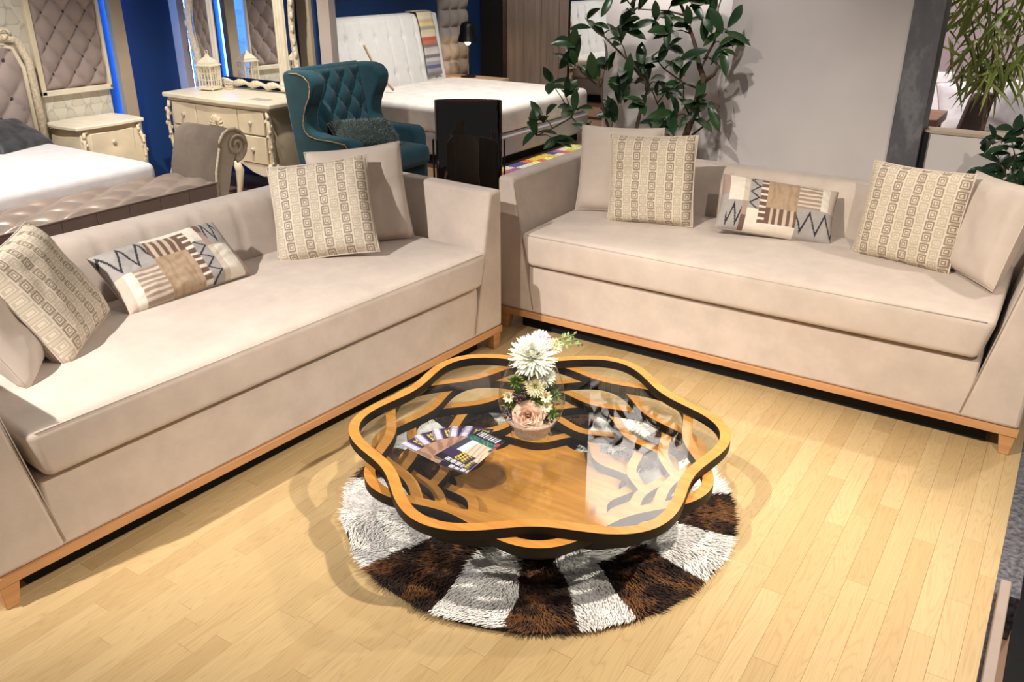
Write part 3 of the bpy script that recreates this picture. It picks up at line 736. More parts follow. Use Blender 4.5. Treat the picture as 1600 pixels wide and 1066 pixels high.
# fine greenery inside the vase: tufts
def tuft(label, loc, nrm, R, mat, n=60):
    mb = MB()
    for i in range(n):
        d = Vector((rnd.gauss(0, 1), rnd.gauss(0, 1), rnd.gauss(0, 1)+0.6)).normalized(); s = d.orthogonal().normalized()*R*0.09; L_ = R*rnd.uniform(0.5, 1)
        mb.add([d*R*0.1-s*0.4, d*L_*0.5+s, d*L_, d*L_*0.5-s], [(0, 1, 2, 3)])
    o = obj('green_tuft', mb, mat, None); orient(o, loc, nrm); return tag(o, label, 'foliage', 'vase greenery')
for lab, r, f, z, R, mt in (('green tuft at the lower right inside the vase', 0.068, 0.045, 0.110, 0.034, 'greenery'), ('pale green tuft at the right wall of the vase', 0.075, 0.03, 0.165, 0.032, 'green_pale'), ('green tuft at the left wall of the vase', -0.072, 0.035, 0.135, 0.030, 'greenery'), ('green tuft under the vase neck at the left', -0.050, 0.035, 0.215, 0.034, 'greenery'), ('green tuft in the middle of the vase, above the rose', 0.012, 0.040, 0.150, 0.030, 'greenery'), ('pale green tuft under the vase neck at the right', 0.055, 0.02, 0.205, 0.030, 'green_pale'), ('dark green tuft deep in the middle of the vase', 0.0, -0.01, 0.130, 0.07, 'greenery'), ('green tuft deep under the white chrysanthemum', 0.0, -0.01, 0.215, 0.06, 'greenery')):
    tuft(lab, vpos(r, f, z), camdir*0.8+Vector((0, 0, 0.5)), R, mt, 90)
seen = set()
for i in range(16):
    a = 2*PI*i/16*1.7+0.3; z = 0.085+0.155*((i*7) % 16)/16; rr_ = (0.075 if z < 0.19 else 0.058)
    fwd = abs(math.sin(a))*0.9*rr_; sd_ = math.cos(a)*rr_
    lb_ = '%s sprig %s, %s inside the vase' % (('dark green', 'pale green', 'dark purple')[i % 3], ('low', 'halfway up', 'high')[min(2, int((z-0.085)/0.052))], 'at the left' if sd_ < -0.03 else 'at the right' if sd_ > 0.03 else 'in the middle')
    if lb_ in seen: continue
    seen.add(lb_)
    tuft(lb_, vpos(sd_*0.95, fwd*0.85-0.01, z), camdir*0.8+camright*sd_*6+Vector((0, 0, 0.5)), 0.026, ('greenery', 'green_pale', 'berry')[i % 3], 60)
# leafy sprig leaning out to the right
sp = thing('leafy_sprig', 'thin green sprig sticking out right of the white chrysanthemum', 'foliage', vpos(0.03, -0.02, 0.28))
for k, (dr, dz) in enumerate(((0.125, 0.045), (0.10, 0.075), (0.11, 0.060))):
    p0 = Vector((0, 0, 0)); p1 = camright*dr*0.5+Vector((0, 0, dz*0.8)); p2 = camright*dr+Vector((0, 0, dz))
    obj('stem', MB().tube([p0, p1, p2], 0.0012, 5), 'green_pale', sp)
    mb = MB()
    for i in range(12):
        t = 0.35+0.65*i/11; p = p0.lerp(p1, min(1, t*2)) if t < 0.5 else p1.lerp(p2, (t-0.5)*2)
        d = (camright*rnd.uniform(-0.2, 0.9)+Vector((0, 0, rnd.choice((-1, 1))*rnd.uniform(0.4, 1)))+camdir*rnd.uniform(-0.4, 0.4)).normalized(); s = d.cross(camdir).normalized()*0.0045; L_ = 0.015
        mb.add([p, p+d*L_*0.5+s, p+d*L_, p+d*L_*0.5-s], [(0, 1, 2, 3)])
    obj('leaflets', mb, 'green_pale', sp)

# ------------------------------------------------------------------ flyers on the glass
PUR = (0.045, 0.03, 0.075); LIL = (0.22, 0.19, 0.32); YEL = (0.62, 0.50, 0.04); WHT = (0.80, 0.78, 0.82); PIC = (0.36, 0.22, 0.15)
def flyer_col(u, v, kind):
    """v = 1 at the headed end"""
    if kind == 0:
        if v > 0.66:
            if u < 0.30: return WHT if (0.06 < u < 0.24 and (v*46) % 1 < 0.55) else LIL
            if 0.42 < u < 0.92 and 0.72 < v < 0.94:
                return YEL if (math.sin(u*60)+math.sin(v*110+u*20)) > -0.1 and abs(v-0.83) > 0.012 else PUR
            return PUR
        return PIC if (noise.noise(Vector((u*5, v*9, 1))) > -0.1) else (0.24, 0.14, 0.10)
    if v > 0.80: return WHT if (0.12 < u < 0.88 and 0.84 < v < 0.97 and (u*11) % 1 < 0.5 and noise.noise(Vector((u*40, v*8, 0))) > -0.3) else ((0.55, 0.02, 0.06) if (u > 0.9 and v < 0.86) else (0.02, 0.018, 0.03))
    if v > 0.68: return (0.02, 0.10, 0.08) if noise.noise(Vector((u*14, v*22, 3))) > -0.1 else (0.10, 0.20, 0.16)
    if v > 0.34:
        if u < 0.25: return (0.05, 0.05, 0.08)
        if u < 0.48: return (0.60, 0.60, 0.68)
        return (0.55, 0.45, 0.34) if (u*6+v*3) % 1 < 0.8 else (0.30, 0.24, 0.20)
    if v > 0.14:
        if 0.45 < u < 0.9: return YEL if (math.sin(u*50)+math.sin(v*120+u*25)) > 0.1 else PUR
        return PUR
    return WHT if ((u*15) % 1 < 0.5 and 0.03 < v < 0.11 and u > 0.3) else (0.02, 0.016, 0.03)
def flyer(label, c, ang, z, kind, L_=0.205, W_=0.098):
    n, mm = 40, 84; mb = MB(); mb.col = []
    def f(u, v): return ((u-0.5)*W_, (v-0.5)*L_, 0.0008*math.sin(v*3))
    mb.grid(f, n, mm); mb.col = [flyer_col(i/n, j/mm, kind) for j in range(mm+1) for i in range(n+1)]
    b = len(mb.v); mb.v += [(x_, y_, -0.0006) for x_, y_ in ((-W_/2, -L_/2), (W_/2, -L_/2), (W_/2, L_/2), (-W_/2, L_/2))]; mb.f.append((b+3, b+2, b+1, b)); mb.mi.append(0); mb.col += [WHT]*4
    o = obj('flyer', mb, 'vcol_paper', None); o.location = (c[0], c[1], z); o.rotation_euler = (0, 0, ang-PI/2)
    return tag(o, label, 'flyer', 'fanned flyers on the table')
piv = Vector((0.845, -1.475))
ords = ['undermost, leftmost', 'second from the left', 'middle', 'fourth from the left', 'rightmost']
for i, a in enumerate((172, 156, 138, 121, 108)):
    a = math.radians(a); c = piv + Vector((math.cos(a), math.sin(a)))*0.115
    flyer('%s flyer of the fan, purple with yellow lettering' % ords[i], c, a, ZG+0.0012+0.0011*i, 0)
flyer('dark flyer with a room picture lying on top of the fan', (0.832, -1.395), math.radians(82), ZG+0.0075, 1, 0.215, 0.112)
flyer('dark flyer peeking out beneath the topmost one at the near end', (0.850, -1.425), math.radians(92), ZG+0.0065, 1, 0.205, 0.105)

# ================================================================== background: walls and pillars
FZ = -0.15; XW = -4.85; HW = 2.9
struct('wall_left', MB().box(XW-0.1, XW, -4.0, 8.6, FZ, HW), 'blue')
struct('wall_paper_panel', MB().box(XW, -4.75, -3.2, 1.145, FZ, HW), 'wallpaper')
def pillar(i, x0, x1, y0, y1, mat):
    return struct('trim_%d' % i, MB().box(x0, x1, y0, y1, FZ, HW), mat, bevel=0.004)
pillar(2, -4.79, -4.72, 1.255, 1.37, 'pillar')
pillar(3, XW, -4.74, 1.925, 2.005, 'pillar_pale')
struct('wall_dresser', MB().box(XW, -3.18, 2.06, 2.16, FZ, HW), 'blue')
pillar(4, -3.165, -3.035, 2.08, 2.16, 'pillar_pale')
pillar(5, -3.34, -3.20, 2.02, 2.06, 'pillar')
def led(label, x, y, mat, dx=0.012, dy=0.012):
    o = obj('led_strip', MB().box(x-dx, x+dx, y-dy, y+dy, FZ+0.3, HW-0.1), mat, bevel=0.003); return tag(o, label, 'light strip')
led('blue light strip glowing beside the beige pillar left of the dresser', XW+0.016, 1.330, 'led')
led('pale blue light strip glowing left of the dresser mirror', -4.80, 2.034, 'led_soft', 0.012, 0.012)
struct('wall_far', MB().box(-4.9, -2.2, 8.3, 8.4, FZ, HW), 'blue')
dk = obj('gap_shade_sheet', MB().box(-4.83, -4.36, 6.78, 6.86, FZ, HW), 'black'); tag(dk, 'black sheet standing in for the dark gap between the blue wall and the wardrobe', 'curtain')  # sheet put in for the shade of the gap beside the wardrobe
m = MB()
for i in range(3): m.tube([(-4.40+0.02*i, 6.70+0.015*(i % 2), FZ), (-4.40+0.02*i, 6.70+0.015*(i % 2), HW)], 0.018, 8)
tag(obj('curtain', m, 'brown_curtain', smooth=True), 'narrow brown curtain hanging beside the wardrobe', 'curtain')
struct('wall_white', MB().box(-0.375, 0.60, 1.78, 1.88, FZ, HW), 'white_wall')
struct('wall_grey', MB().box(0.49, 1.43, 1.60, 1.70, FZ, HW), 'grey_wall')
struct('trim_6', MB().box(1.425, 1.572, 1.55, 1.72, FZ, HW), 'marble', bevel=0.003)
struct('trim_7', MB().box(1.573, 1.60, 1.59, 1.70, FZ, 0.885), 'black')
struct('wall_low', MB().box(1.60, 3.4, 1.62, 1.72, FZ, 0.880), 'grey_wall')
struct('trim_8', MB().box(1.575, 3.4, 1.61, 1.73, 0.880, 0.897), 'pillar', bevel=0.002)
struct('wall_pink', MB().box(0.2, 5.0, 5.2, 5.3, FZ, HW), 'pink_wall')
struct('wall_pink_side', MB().box(0.2, 0.3, 1.9, 5.2, FZ, HW), 'pink_wall')

# ------------------------------------------------------------------ tufting
def tuft_mesh(W_, H_, du, dv, depth, off=(0, 0), margin=0.0, ext=None, res=0.012, diamond=True):
    """puffed upholstery in the local xy plane, z outwards; returns mesh and button places"""
    nu = int(W_/res); nv = int(H_/res); mb = MB()
    def hgt(x, y):
        p = (x-off[0])/du; q = (y-off[1])/dv
        if diamond:
            a = abs(math.sin(PI*(p+q)/2)); b = abs(math.sin(PI*(p-q)/2))
        else: a = abs(math.sin(PI*p)); b = abs(math.sin(PI*q))
        e = min(1, min(x, W_-x, y, H_-y)/max(1e-6, 0.03)); e = max(0, e)**0.5
        return depth*((a*b)**0.38)*e
    mb.grid(lambda u, v: (u*W_, v*H_, hgt(u*W_, v*H_)), nu, nv)
    bt = []
    for i in range(-2, int(W_/du)+3):
        for j in range(-2, int(H_/dv)+3):
            if diamond and (i+j) % 2: continue
            x = off[0]+i*du; y = off[1]+j*dv
            if 0.02 < x < W_-0.02 and 0.02 < y < H_-0.02: bt.append((x, y))
    return mb, bt
btn = MB().ball((0, 0, 0), 0.013, 8, 5, 1, 1, 0.5)
def button_mesh(mat, r=1.0):
    me = bpy.data.meshes.new('button'); me.from_pydata([tuple(c*r for c in v) for v in btn.v], [], btn.f); me.materials.append(MT[mat])
    for p in me.polygons: p.use_smooth = True
    return me
WALLX = lambda loc: frame_M(loc, (0, 1, 0), (0, 0, 1), (1, 0, 0))     # local x -> +Y, y -> up, z -> +X
def put(mb, M): return mb.xf(M)

# framed tufted panel on the wallpaper
fp = thing('tufted_wall_panel', 'framed taupe tufted panel hung above the cream bedside cabinet', 'wall panel', (-4.75, 0.575, 0.735))
mb, bt = tuft_mesh(0.545, 1.36, 0.092, 0.115, 0.055, (0.09, 0.12))
p = obj('padding', put(mb, WALLX((0.012, 0, 0))), 'taupe_velvet2', fp, smooth=True)
bme = button_mesh('button_shaded', 1.5)
for x_, y_ in bt: inst('button', bme, p, WALLX((0.016, x_, y_)))
for (a, b, c, d, mt) in ((-0.045, 0, -0.04, 1.4, 'cream'), (0.545, 0.575, -0.04, 1.4, 'ivory'), (-0.045, 0.575, -0.045, 0.0, 'ivory')):  # right rail paler: its lit edge is put into the colour
    obj('frame_rail', MB().box(0.0, 0.05, a, b, c, d), mt, fp, bevel=0.008)

# ------------------------------------------------------------------ bed at the left
bed = thing('bed', 'bed with carved cream headboard and white mattress behind the left sofa', 'bed', (-4.7, 0.0, FZ))
BZ = -FZ
obj('bed_base', MB().box(0.12, 1.68, -1.95, 0.25, 0.06, 0.33), 'taupe_velvet', bed, bevel=0.02)
mm = rbox(0.81, 1.10, 0.125, 0.05, 14, 16, 2, 0.012); mm.xf(Matrix.Translation((0.905, -0.84, 0.455)))
obj('mattress', mm, 'white_cloth', bed, smooth=True)
YR, YL = 0.44, -2.05; yc = (YR+YL)/2; hw = (YR-YL)/2
def hb_out(s=1.0, o=0.0):
    pts = []
    for i in range(41):
        t = -1+2*i/40; y = yc+t*(hw-o)*1.0
        a = abs(t); z = 1.30+0.22*math.cos(PI*a)*0.5+0.11
        z -= 0.16*max(0, (a-0.93)/0.07)**2
        pts.append((y, z-o))
    return pts
pts = hb_out()
m = MB(); ppath = [(0.06, YL, 0.1)]+[(0.06, y, z) for y, z in pts]+[(0.06, YR, 0.1)]
fr = obj('headboard_frame', MB().tube(ppath, 0.035, 8), 'cream_carved', bed, smooth=True)
ppath2 = [(0.075, YL+0.06, 0.1)]+[(0.075, y, z) for y, z in hb_out(o=0.055)]+[(0.075, YR-0.06, 0.1)]
obj('inner_moulding', MB().tube(ppath2, 0.018, 6), 'cream', bed, smooth=True)
obj('scroll_moulding', MB().tube([(0.09, YR-0.16+0.05*math.cos(a)*(1-a/9), 1.33+0.05*math.sin(a)*(1-a/9)) for a in [i*0.5 for i in range(14)]], 0.014, 6), 'cream_carved', bed, smooth=True)
mb = MB(); W_ = 2*hw-0.10; nu, nv = 150, 70
def hbf(u, v):
    y = -W_/2+u*W_; t = y/hw; a = abs(t); zt = 1.30+0.11*math.cos(PI*a)+0.11-0.16*max(0, (a-0.93)/0.07)**2-0.05; z = 0.30+v*(zt-0.30)
    pq = ((y-0.02)/0.115, (z-0.45)/0.14); h = (abs(math.sin(PI*(pq[0]+pq[1])/2))*abs(math.sin(PI*(pq[0]-pq[1])/2)))**0.38
    return (0.05+0.045*h*min(1, (1-abs(2*u-1))*12)**0.5, yc+y, z)
mb.grid(hbf, nu, nv); hp = obj('headboard_padding', mb, 'taupe_velvet2', bed, smooth=True)
for i in range(-12, 13):
    for j in range(0, 9):
        if (i+j) % 2: continue
        y = 0.02+i*0.115; z = 0.45+j*0.14
        if abs(y) < W_/2-0.05 and z < 1.25 and yc+y > -0.9: inst('button', bme, hp, WALLX((0.055, yc+y, z)))
pillow('charcoal satin pillow lying against the tufted headboard', 'charcoal', (-4.28, -0.02, 0.50), 20, 62, 0, 0.52, 0.36, 0.14, 31, None)
# bench at the foot
bn = thing('tufted_bench', 'long tufted taupe bench with scrolled arm at the foot of the bed', 'bench', (-2.975, 0.0, FZ)); bn.scale = (0.87, 1, 1)
mb, bt = tuft_mesh(0.55, 2.4, 0.137, 0.17, 0.045, (0.137, 0.10), res=0.016)
put(mb, frame_M((0.0, -2.05, 0.470), (1, 0, 0), (0, 1, 0), (0, 0, 1)))
obj('seat_pad', mb, 'taupe_satin', bn, smooth=True)
for i in range(11):
    obj('front_panel', MB().box(0.535, 0.556, -2.05+i*0.218+0.001, -2.05+(i+1)*0.218-0.001, 0.10, 0.475), 'taupe_velvet', bn, bevel=0.006)
obj('seat_box', MB().box(0.0, 0.535, -2.05, 0.35, 0.10, 0.484), 'taupe_velvet', bn, bevel=0.006)
obj('edge_cord', MB().tube([(0.553, -2.05, 0.482), (0.553, 0.35, 0.482)], 0.008, 6), 'taupe_satin', bn, smooth=True)
def scroll(off):
    pts = [(0.345-off*0.2, 0.10), (0.35-off, 0.40), (0.37-off, 0.55), (0.42-off, 0.70)]
    c = (0.53, 0.70); r = 0.11+off
    for i in range(11):
        a = PI-PI*1.45*i/10; pts.append((c[0]+r*math.cos(a), c[1]+r*math.sin(a)))
    return pts
sc_ = scroll(0.0); back = [(0.56, 0.66), (0.50, 0.55), (0.45, 0.40), (0.44, 0.10)]
obj('arm', MB().prism(sc_+back, 0, 0.0, 0.52), 'arm_velvet', bn, smooth='auto', angle=50)
am = obj('arm_frame', MB().tube([(0.545, y, z) for y, z in sc_], 0.013, 8), 'cream_carved', bn, smooth=True)
obj('scroll', MB().tube([(0.552, 0.555+0.075*math.cos(a)*(1-a/12), 0.70+0.075*math.sin(a)*(1-a/12)) for a in [i*0.5 for i in range(20)]], 0.011, 6), 'cream', am, smooth=True)
obj('arm_end', MB().prism(scroll(-0.01)+back, 0, 0.52, 0.540), 'ivory', bn)
for y_ in (0.38, -1.95):
    for x_ in (0.04, 0.50): obj('leg', MB().tube([(x_, y_, 0.11), (x_, y_, 0.0)], [0.03, 0.018], 8), 'cream', bn)

# ------------------------------------------------------------------ french style chests
def carved_strip(path, r, parent, mat='cream_carved'):
    mb = MB(); n = len(path)
    mb.tube(path, r*0.55, 6)
    for i in range(n*3):
        t = i/(n*3-1)*(n-1); k = min(int(t), n-2); p = Vector(path[k]).lerp(Vector(path[k+1]), t-k)
        s = 1-0.55*i/(n*3); d = Vector((0.6*r*math.sin(i*2.1), 0.7*r*math.cos(i*2.1), 0))
        mb.ball(p+d, r*0.5*s, 7, 5, 1, 1, 1.5)
    return obj('carving', mb, mat, parent, smooth=True)
def cabriole(p, h, dx, dy, r=0.03):
    return MB().tube([(p[0], p[1], h), (p[0]+dx*0.035, p[1]+dy*0.035, h*0.78), (p[0]+dx*0.02, p[1]+dy*0.02, h*0.45), (p[0]-dx*0.005, p[1]-dy*0.005, h*0.18), (p[0]+dx*0.02, p[1]+dy*0.02, 0.0)], [r*1.25, r*1.35, r*0.9, r*0.65, r*0.8], 8)
ns = thing('bedside_cabinet', 'cream carved bedside cabinet below the framed tufted panel', 'cabinet', (-4.48, 0.79, FZ))
def bombe(hx, hy, z0, z1, bow=0.03, n=8):
    mb = MB(); k = 10
    def f(u, v):
        z = z0+(z1-z0)*v; s = 1+bow*math.sin(PI*min(1, v*0.9+0.1))/hx*0.6
        a = u*4; side = int(a) % 4; t = a-int(a)
        c = [(-1,-1),(1,-1),(1,1),(-1,1)]; p, q = c[side], c[(side+1) % 4]
        x = p[0]+(q[0]-p[0])*t; y = p[1]+(q[1]-p[1])*t; b = 1+0.04*math.sin(PI*t)
        return (x*hx*s*(b if side in (1, 3) else 1), y*hy*s*(b if side in (0, 2) else 1), z)
    mb.grid(f, 40, k); return mb
obj('body', bombe(0.19, 0.26, 0.14, 0.62), 'cream', ns, smooth='auto')
def serp_top(hx, hy, z0, z1, bow=0.03):
    pts = []
    c = [(-1,-1),(1,-1),(1,1),(-1,1)]
    for side in range(4):
        p, q = c[side], c[(side+1) % 4]
        for i in range(12):
            t = i/12; x = (p[0]+(q[0]-p[0])*t)*hx; y = (p[1]+(q[1]-p[1])*t)*hy; b = bow*math.sin(PI*t)**1.5
            nx, ny = (0, -1) if side == 0 else (1, 0) if side == 1 else (0, 1) if side == 2 else (-1, 0)
            pts.append((x+nx*b, y+ny*b))
    return MB().prism(pts, 2, z0, z1)
obj('top', serp_top(0.22, 0.30, 0.62, 0.652, 0.02), 'ivory', ns, bevel=0.008)
for k in range(2):
    d = obj('drawer', MB().box(0.198, 0.212, -0.19, 0.19, 0.40-k*0.22, 0.585-k*0.22), 'cream', ns, bevel=0.006)
    obj('knob', MB().ball((0.222, 0.0, 0.50-k*0.22), 0.016, 10, 6).tube([(0.21, 0, 0.50-k*0.22), (0.222, 0, 0.50-k*0.22)], 0.006, 6), 'silver', d, smooth=True)
for s in (-1, 1): carved_strip([(0.20, s*0.235, 0.60), (0.225, s*0.262, 0.48), (0.222, s*0.262, 0.34), (0.20, s*0.245, 0.2)], 0.026, ns)
for sx in (-1, 1):
    for sy in (-1, 1): obj('leg', cabriole((sx*0.18, sy*0.24), 0.18, sx, sy), 'cream', ns, smooth=True)
# dresser
dr = thing('dressing_table', 'cream carved dressing table with drawers behind the tufted bench', 'dresser', (-3.72, 1.66, FZ))
obj('body', bombe(0.60, 0.24, 0.30, 0.77, 0.02), 'cream', dr, smooth='auto')
obj('table_top', serp_top(0.655, 0.285, 0.775, 0.815, 0.02), 'ivory', dr, bevel=0.010, seg=3)
obj('frieze', serp_top(0.62, 0.26, 0.755, 0.776, 0.016), 'ivory', dr, bevel=0.004)
apr = [(-0.58, 0.32), (-0.58, 0.24), (-0.48, 0.225), (-0.36, 0.25), (-0.22, 0.31), (0.0, 0.335), (0.22, 0.31), (0.36, 0.25), (0.48, 0.225), (0.58, 0.24), (0.58, 0.32), (0.3, 0.36), (-0.3, 0.36)]
obj('apron', MB().prism(apr, 1, -0.262, -0.246), 'ivory', dr, bevel=0.004)
obj('side_apron', MB().prism([(-0.24, 0.32), (-0.24, 0.24), (-0.1, 0.22), (0.1, 0.25), (0.24, 0.22), (0.24, 0.32)], 0, 0.60, 0.615), 'ivory', dr, bevel=0.004)
for (x0, x1, z0, z1) in ((-0.56, -0.26, 0.56, 0.745), (0.26, 0.56, 0.56, 0.745), (-0.25, 0.25, 0.56, 0.745), (-0.56, -0.26, 0.33, 0.55), (0.26, 0.56, 0.33, 0.55)):
    xm = (x0+x1)/2; zm = (z0+z1)/2
    d = obj('drawer', MB().box(x0, x1, -0.272, -0.255, z0, z1), 'cream', dr, bevel=0.006)
    if x0 != -0.25: obj('knob', MB().ball((xm, -0.286, zm), 0.017, 10, 6).tube([(xm, -0.27, zm), (xm, -0.286, zm)], 0.007, 6), 'silver', d, smooth=True)
    else:
        fan = MB()
        for i in range(9):
            a = PI*i/8; fan.tube([(0, -0.275, 0.60), (0.075*math.cos(a), -0.28, 0.60+0.085*math.sin(a))], [0.006, 0.013], 6)
        obj('shell_carving', fan, 'cream_carved', d, smooth=True)
for s in (-1, 1):
    carved_strip([(s*0.60, -0.262, 0.75), (s*0.625, -0.278, 0.62), (s*0.625, -0.275, 0.48), (s*0.615, -0.265, 0.33), (s*0.61, -0.26, 0.22)], 0.030, dr)
    for sy in (-1, 1): obj('leg', cabriole((s*0.585, sy*0.235), 0.33, s*0.6, sy*0.6, 0.036), 'cream', dr, smooth=True)
# three-part mirror on the dresser
mi = thing('triple_mirror', 'carved cream three-part mirror standing on the dressing table', 'mirror', (-3.80, 1.905, 0.667))
def mirror_leaf(x0, x1, y0, y1, z0, z1, carved_left, carved_right, stiles=(True, True), lift=0.0):
    ang = math.atan2(y1-y0, x1-x0); L_ = math.hypot(x1-x0, y1-y0); M = Matrix.Translation((x0, y0, 0)) @ Matrix.Rotation(ang, 4, 'Z')
    g = obj('mirror_glass', put(MB().box(0.02, L_-0.02, 0.0, 0.006, z0+0.05, z1), M), 'mirror', mi)
    for k, (xx, cv) in enumerate(((0.0, carved_left), (L_, carved_right))):
        if not stiles[k]: continue
        pts = [(xx, -0.006, z0+0.05*i) for i in range(int((z1-z0)/0.05)+1)]
        m = MB()
        if cv:
            pts2 = [(xx+0.018*math.sin(p[2]*9), -0.01, p[2]) for p in pts]; m.tube(pts2, 0.026, 8)
            for i, p in enumerate(pts2[::2]): m.ball((p[0]+(-0.02 if k == 0 else 0.02), -0.02, p[2]), 0.018, 7, 5, 1, 0.8, 1.8)
        else:
            for dx in (-0.016, 0.010): m.tube([(p[0]+dx, -0.008, p[2]) for p in pts], 0.017, 8)
            m.ball((xx, -0.01, z0+0.03), 0.04, 10, 6, 1, 0.7, 0.8)
        obj('stile', put(m, M), 'cream_carved' if cv else 'ivory', mi, smooth=True)
mirror_leaf(-0.66, -0.46, -0.06, 0.0, 0.02, 1.30, True, False)
mirror_leaf(-0.43, 0.36, 0.0, 0.0, 0.04, 1.35, False, False, (False, True))
mirror_leaf(0.40, 0.60, 0.0, -0.06, 0.02, 1.30, False, True)
m = MB()
for i in range(26):
    t = i/25; x_ = -0.43+0.80*t; m.ball((x_, -0.025, 0.035+0.022*abs(math.sin(t*PI*4))), 0.026+0.008*math.sin(t*PI*8), 8, 5, 1.3, 0.8, 0.9)
obj('scroll_base', m, 'ivory', mi, smooth=True)
# lantern on the dresser
ln = thing('lantern', 'white metal lantern with windowed sides and onion roof on the dresser', 'lantern', (-4.12, 1.69, 0.667), 0.25)
w = 0.062; hh = 0.20
obj('base', MB().box(-w-0.012, w+0.012, -w-0.012, w+0.012, 0.008, 0.024).box(-w, w, -w, w, 0.024, 0.034), 'ivory', ln, bevel=0.003)
for sx in (-1, 1):
    for sy in (-1, 1):
        obj('foot', MB().ball((sx*w, sy*w, 0.007), 0.009, 8, 5), 'ivory', ln, smooth=True)
        obj('post', MB().box(sx*w-0.006, sx*w+0.006, sy*w-0.006, sy*w+0.006, 0.03, hh), 'ivory', ln)
for k in range(4):
    M = Matrix.Rotation(k*PI/2, 4, 'Z'); m = MB()
    for x_ in (-0.031, 0.0, 0.031): m.box(x_-0.0035, x_+0.0035, -w-0.003, -w+0.003, 0.03, hh)
    for z_ in (0.085, 0.14): m.box(-w, w, -w-0.003, -w+0.003, z_-0.0035, z_+0.0035)
    obj('window_grille', put(m, M), 'ivory', ln)
rp = [(w*1.30, hh), (w*1.30, hh+0.008), (w*1.02, hh+0.014), (w*0.98, hh+0.03), (w*0.62, hh+0.055), (w*0.28, hh+0.072), (w*0.16, hh+0.09), (0.002, hh+0.10)]
rf_ = obj('roof', put(MB().lathe([(r_*1.38, z_) for r_, z_ in rp], 4), Matrix.Rotation(PI/4, 4, 'Z')), 'ivory', ln)
obj('ring', MB().tube([(0.014*math.cos(2*PI*i/14), 0, hh+0.112+0.014*math.sin(2*PI*i/14)) for i in range(14)], 0.003, 6, closed=True), 'ivory', rf_, smooth=True)
bs = thing('wire_basket', 'small gilt wire basket on the dresser beside the lantern', 'basket', (-4.02, 1.80, 0.667)); 
for z_ in (0.006, 0.026, 0.048): obj('wire_ring', MB().tube([(0.04*math.cos(2*PI*i/16), 0.03*math.sin(2*PI*i/16), z_) for i in range(16)], 0.004, 5, closed=True), 'cream_carved', bs, smooth=True)
m = MB()
for i in range(10): a = 2*PI*i/10; m.tube([(0.04*math.cos(a), 0.03*math.sin(a), 0.004), (0.04*math.cos(a), 0.03*math.sin(a), 0.05)], 0.0025, 5)
obj('wire_bars', m, 'cream_carved', bs)
tag(obj('price_card', MB().box(-3.42, -3.24, 1.50, 1.58, 0.666, 0.668), 'grey_fabric'), 'grey paper card lying on the dresser top', 'card')
# stool
st = thing('vanity_stool', 'cream vanity stool with curved legs half hidden behind the bench arm', 'stool', (-3.50, 1.06, FZ))
obj('seat_frame', MB().box(-0.19, 0.19, -0.17, 0.17, 0.38, 0.43), 'cream', st, bevel=0.012)
mm = rbox(0.19, 0.17, 0.035, 0.03, 6, 6, 2, 0.015); mm.xf(Matrix.Translation((0, 0, 0.46))); obj('seat_cushion', mm, 'ivory', st, smooth=True)
for sx in (-1, 1):
    for sy in (-1, 1): obj('leg', cabriole((sx*0.165, sy*0.145), 0.39, sx*0.6, sy*0.6, 0.026), 'cream', st, smooth=True)

# ------------------------------------------------------------------ teal wing chair
ch = thing('wing_chair', 'teal velvet wingback armchair with buttoned back and brass nail trim', 'armchair', (-2.5, 1.84, FZ))
def C_(x, z): return (x+2.5, z-FZ)
wing = [C_(-2.80, .93), C_(-2.72, .932), C_(-2.65, .915), C_(-2.605, .875), C_(-2.597, .83), C_(-2.613, .765), C_(-2.655, .70), C_(-2.685, .63), C_(-2.70, .56), C_(-2.69, .51), C_(-2.65, .478), C_(-2.565, .462), C_(-2.42, .462), C_(-2.30, .462), C_(-2.25, .44), C_(-2.232, .39), C_(-2.225, .20), C_(-2.225, .02)]
rear = [C_(-2.80, .02), C_(-2.85, .35), C_(-2.90, .70), C_(-2.92, .90), C_(-2.88, .93)]
for s, y0, y1 in ((-1, -0.44, -0.30), (1, 0.30, 0.44)):
    sd = obj('side_wing', MB().prism(wing+rear, 1, y0, y1), 'teal', ch, bevel=0.035, seg=4)
    yo = y0-0.002 if s < 0 else y1+0.002
    path = [(p[0]-0.030, yo, p[1]-0.018) for p in wing[:13]]+[(wing[13][0]-0.01, yo, wing[13][1]-0.03), (wing[15][0]-0.03, yo, wing[15][1]-0.02), (wing[16][0]-0.035, yo, wing[16][1])]
    nails = MB(); acc = 0.0
    for i in range(len(path)-1):
        a = Vector(path[i]); b = Vector(path[i+1]); L_ = (b-a).length; n = max(1, int(L_/0.011))
        for k in range(n): nails.ball(a.lerp(b, k/n), 0.0052, 6, 4)
    obj('nail_trim', nails, 'brass', sd, smooth=True)
bw, bh = 0.62, 0.66
mb, bt = tuft_mesh(bw, bh, 0.082, 0.115, 0.032, (0.065, 0.10), res=0.014)
Mb = frame_M((C_(-2.70, 0)[0], -bw/2, 0.42), (0, 1, 0), Vector((-0.20, 0, 0.98)), Vector((0.98, 0, 0.20)))
bk = obj('backrest', put(mb, Mb), 'teal', ch, smooth=True)
tb = button_mesh('teal_dark', 0.9)
for x_, y_ in bt:
    if y_ > 0.12: inst('button', tb, bk, Mb @ Matrix.Translation((x_, y_, 0.006)))
m = MB(); m.prism([C_(-2.71, .20), C_(-2.85, .925), C_(-2.88, .945), C_(-2.92, .92), C_(-2.84, .10)], 1, -0.36, 0.36)
obj('back_shell', m, 'teal', ch, bevel=0.015)
obj('seat_base', MB().box(C_(-2.78, 0)[0], C_(-2.16, 0)[0], -0.33, 0.33, 0.12, 0.36), 'teal', ch, bevel=0.02)
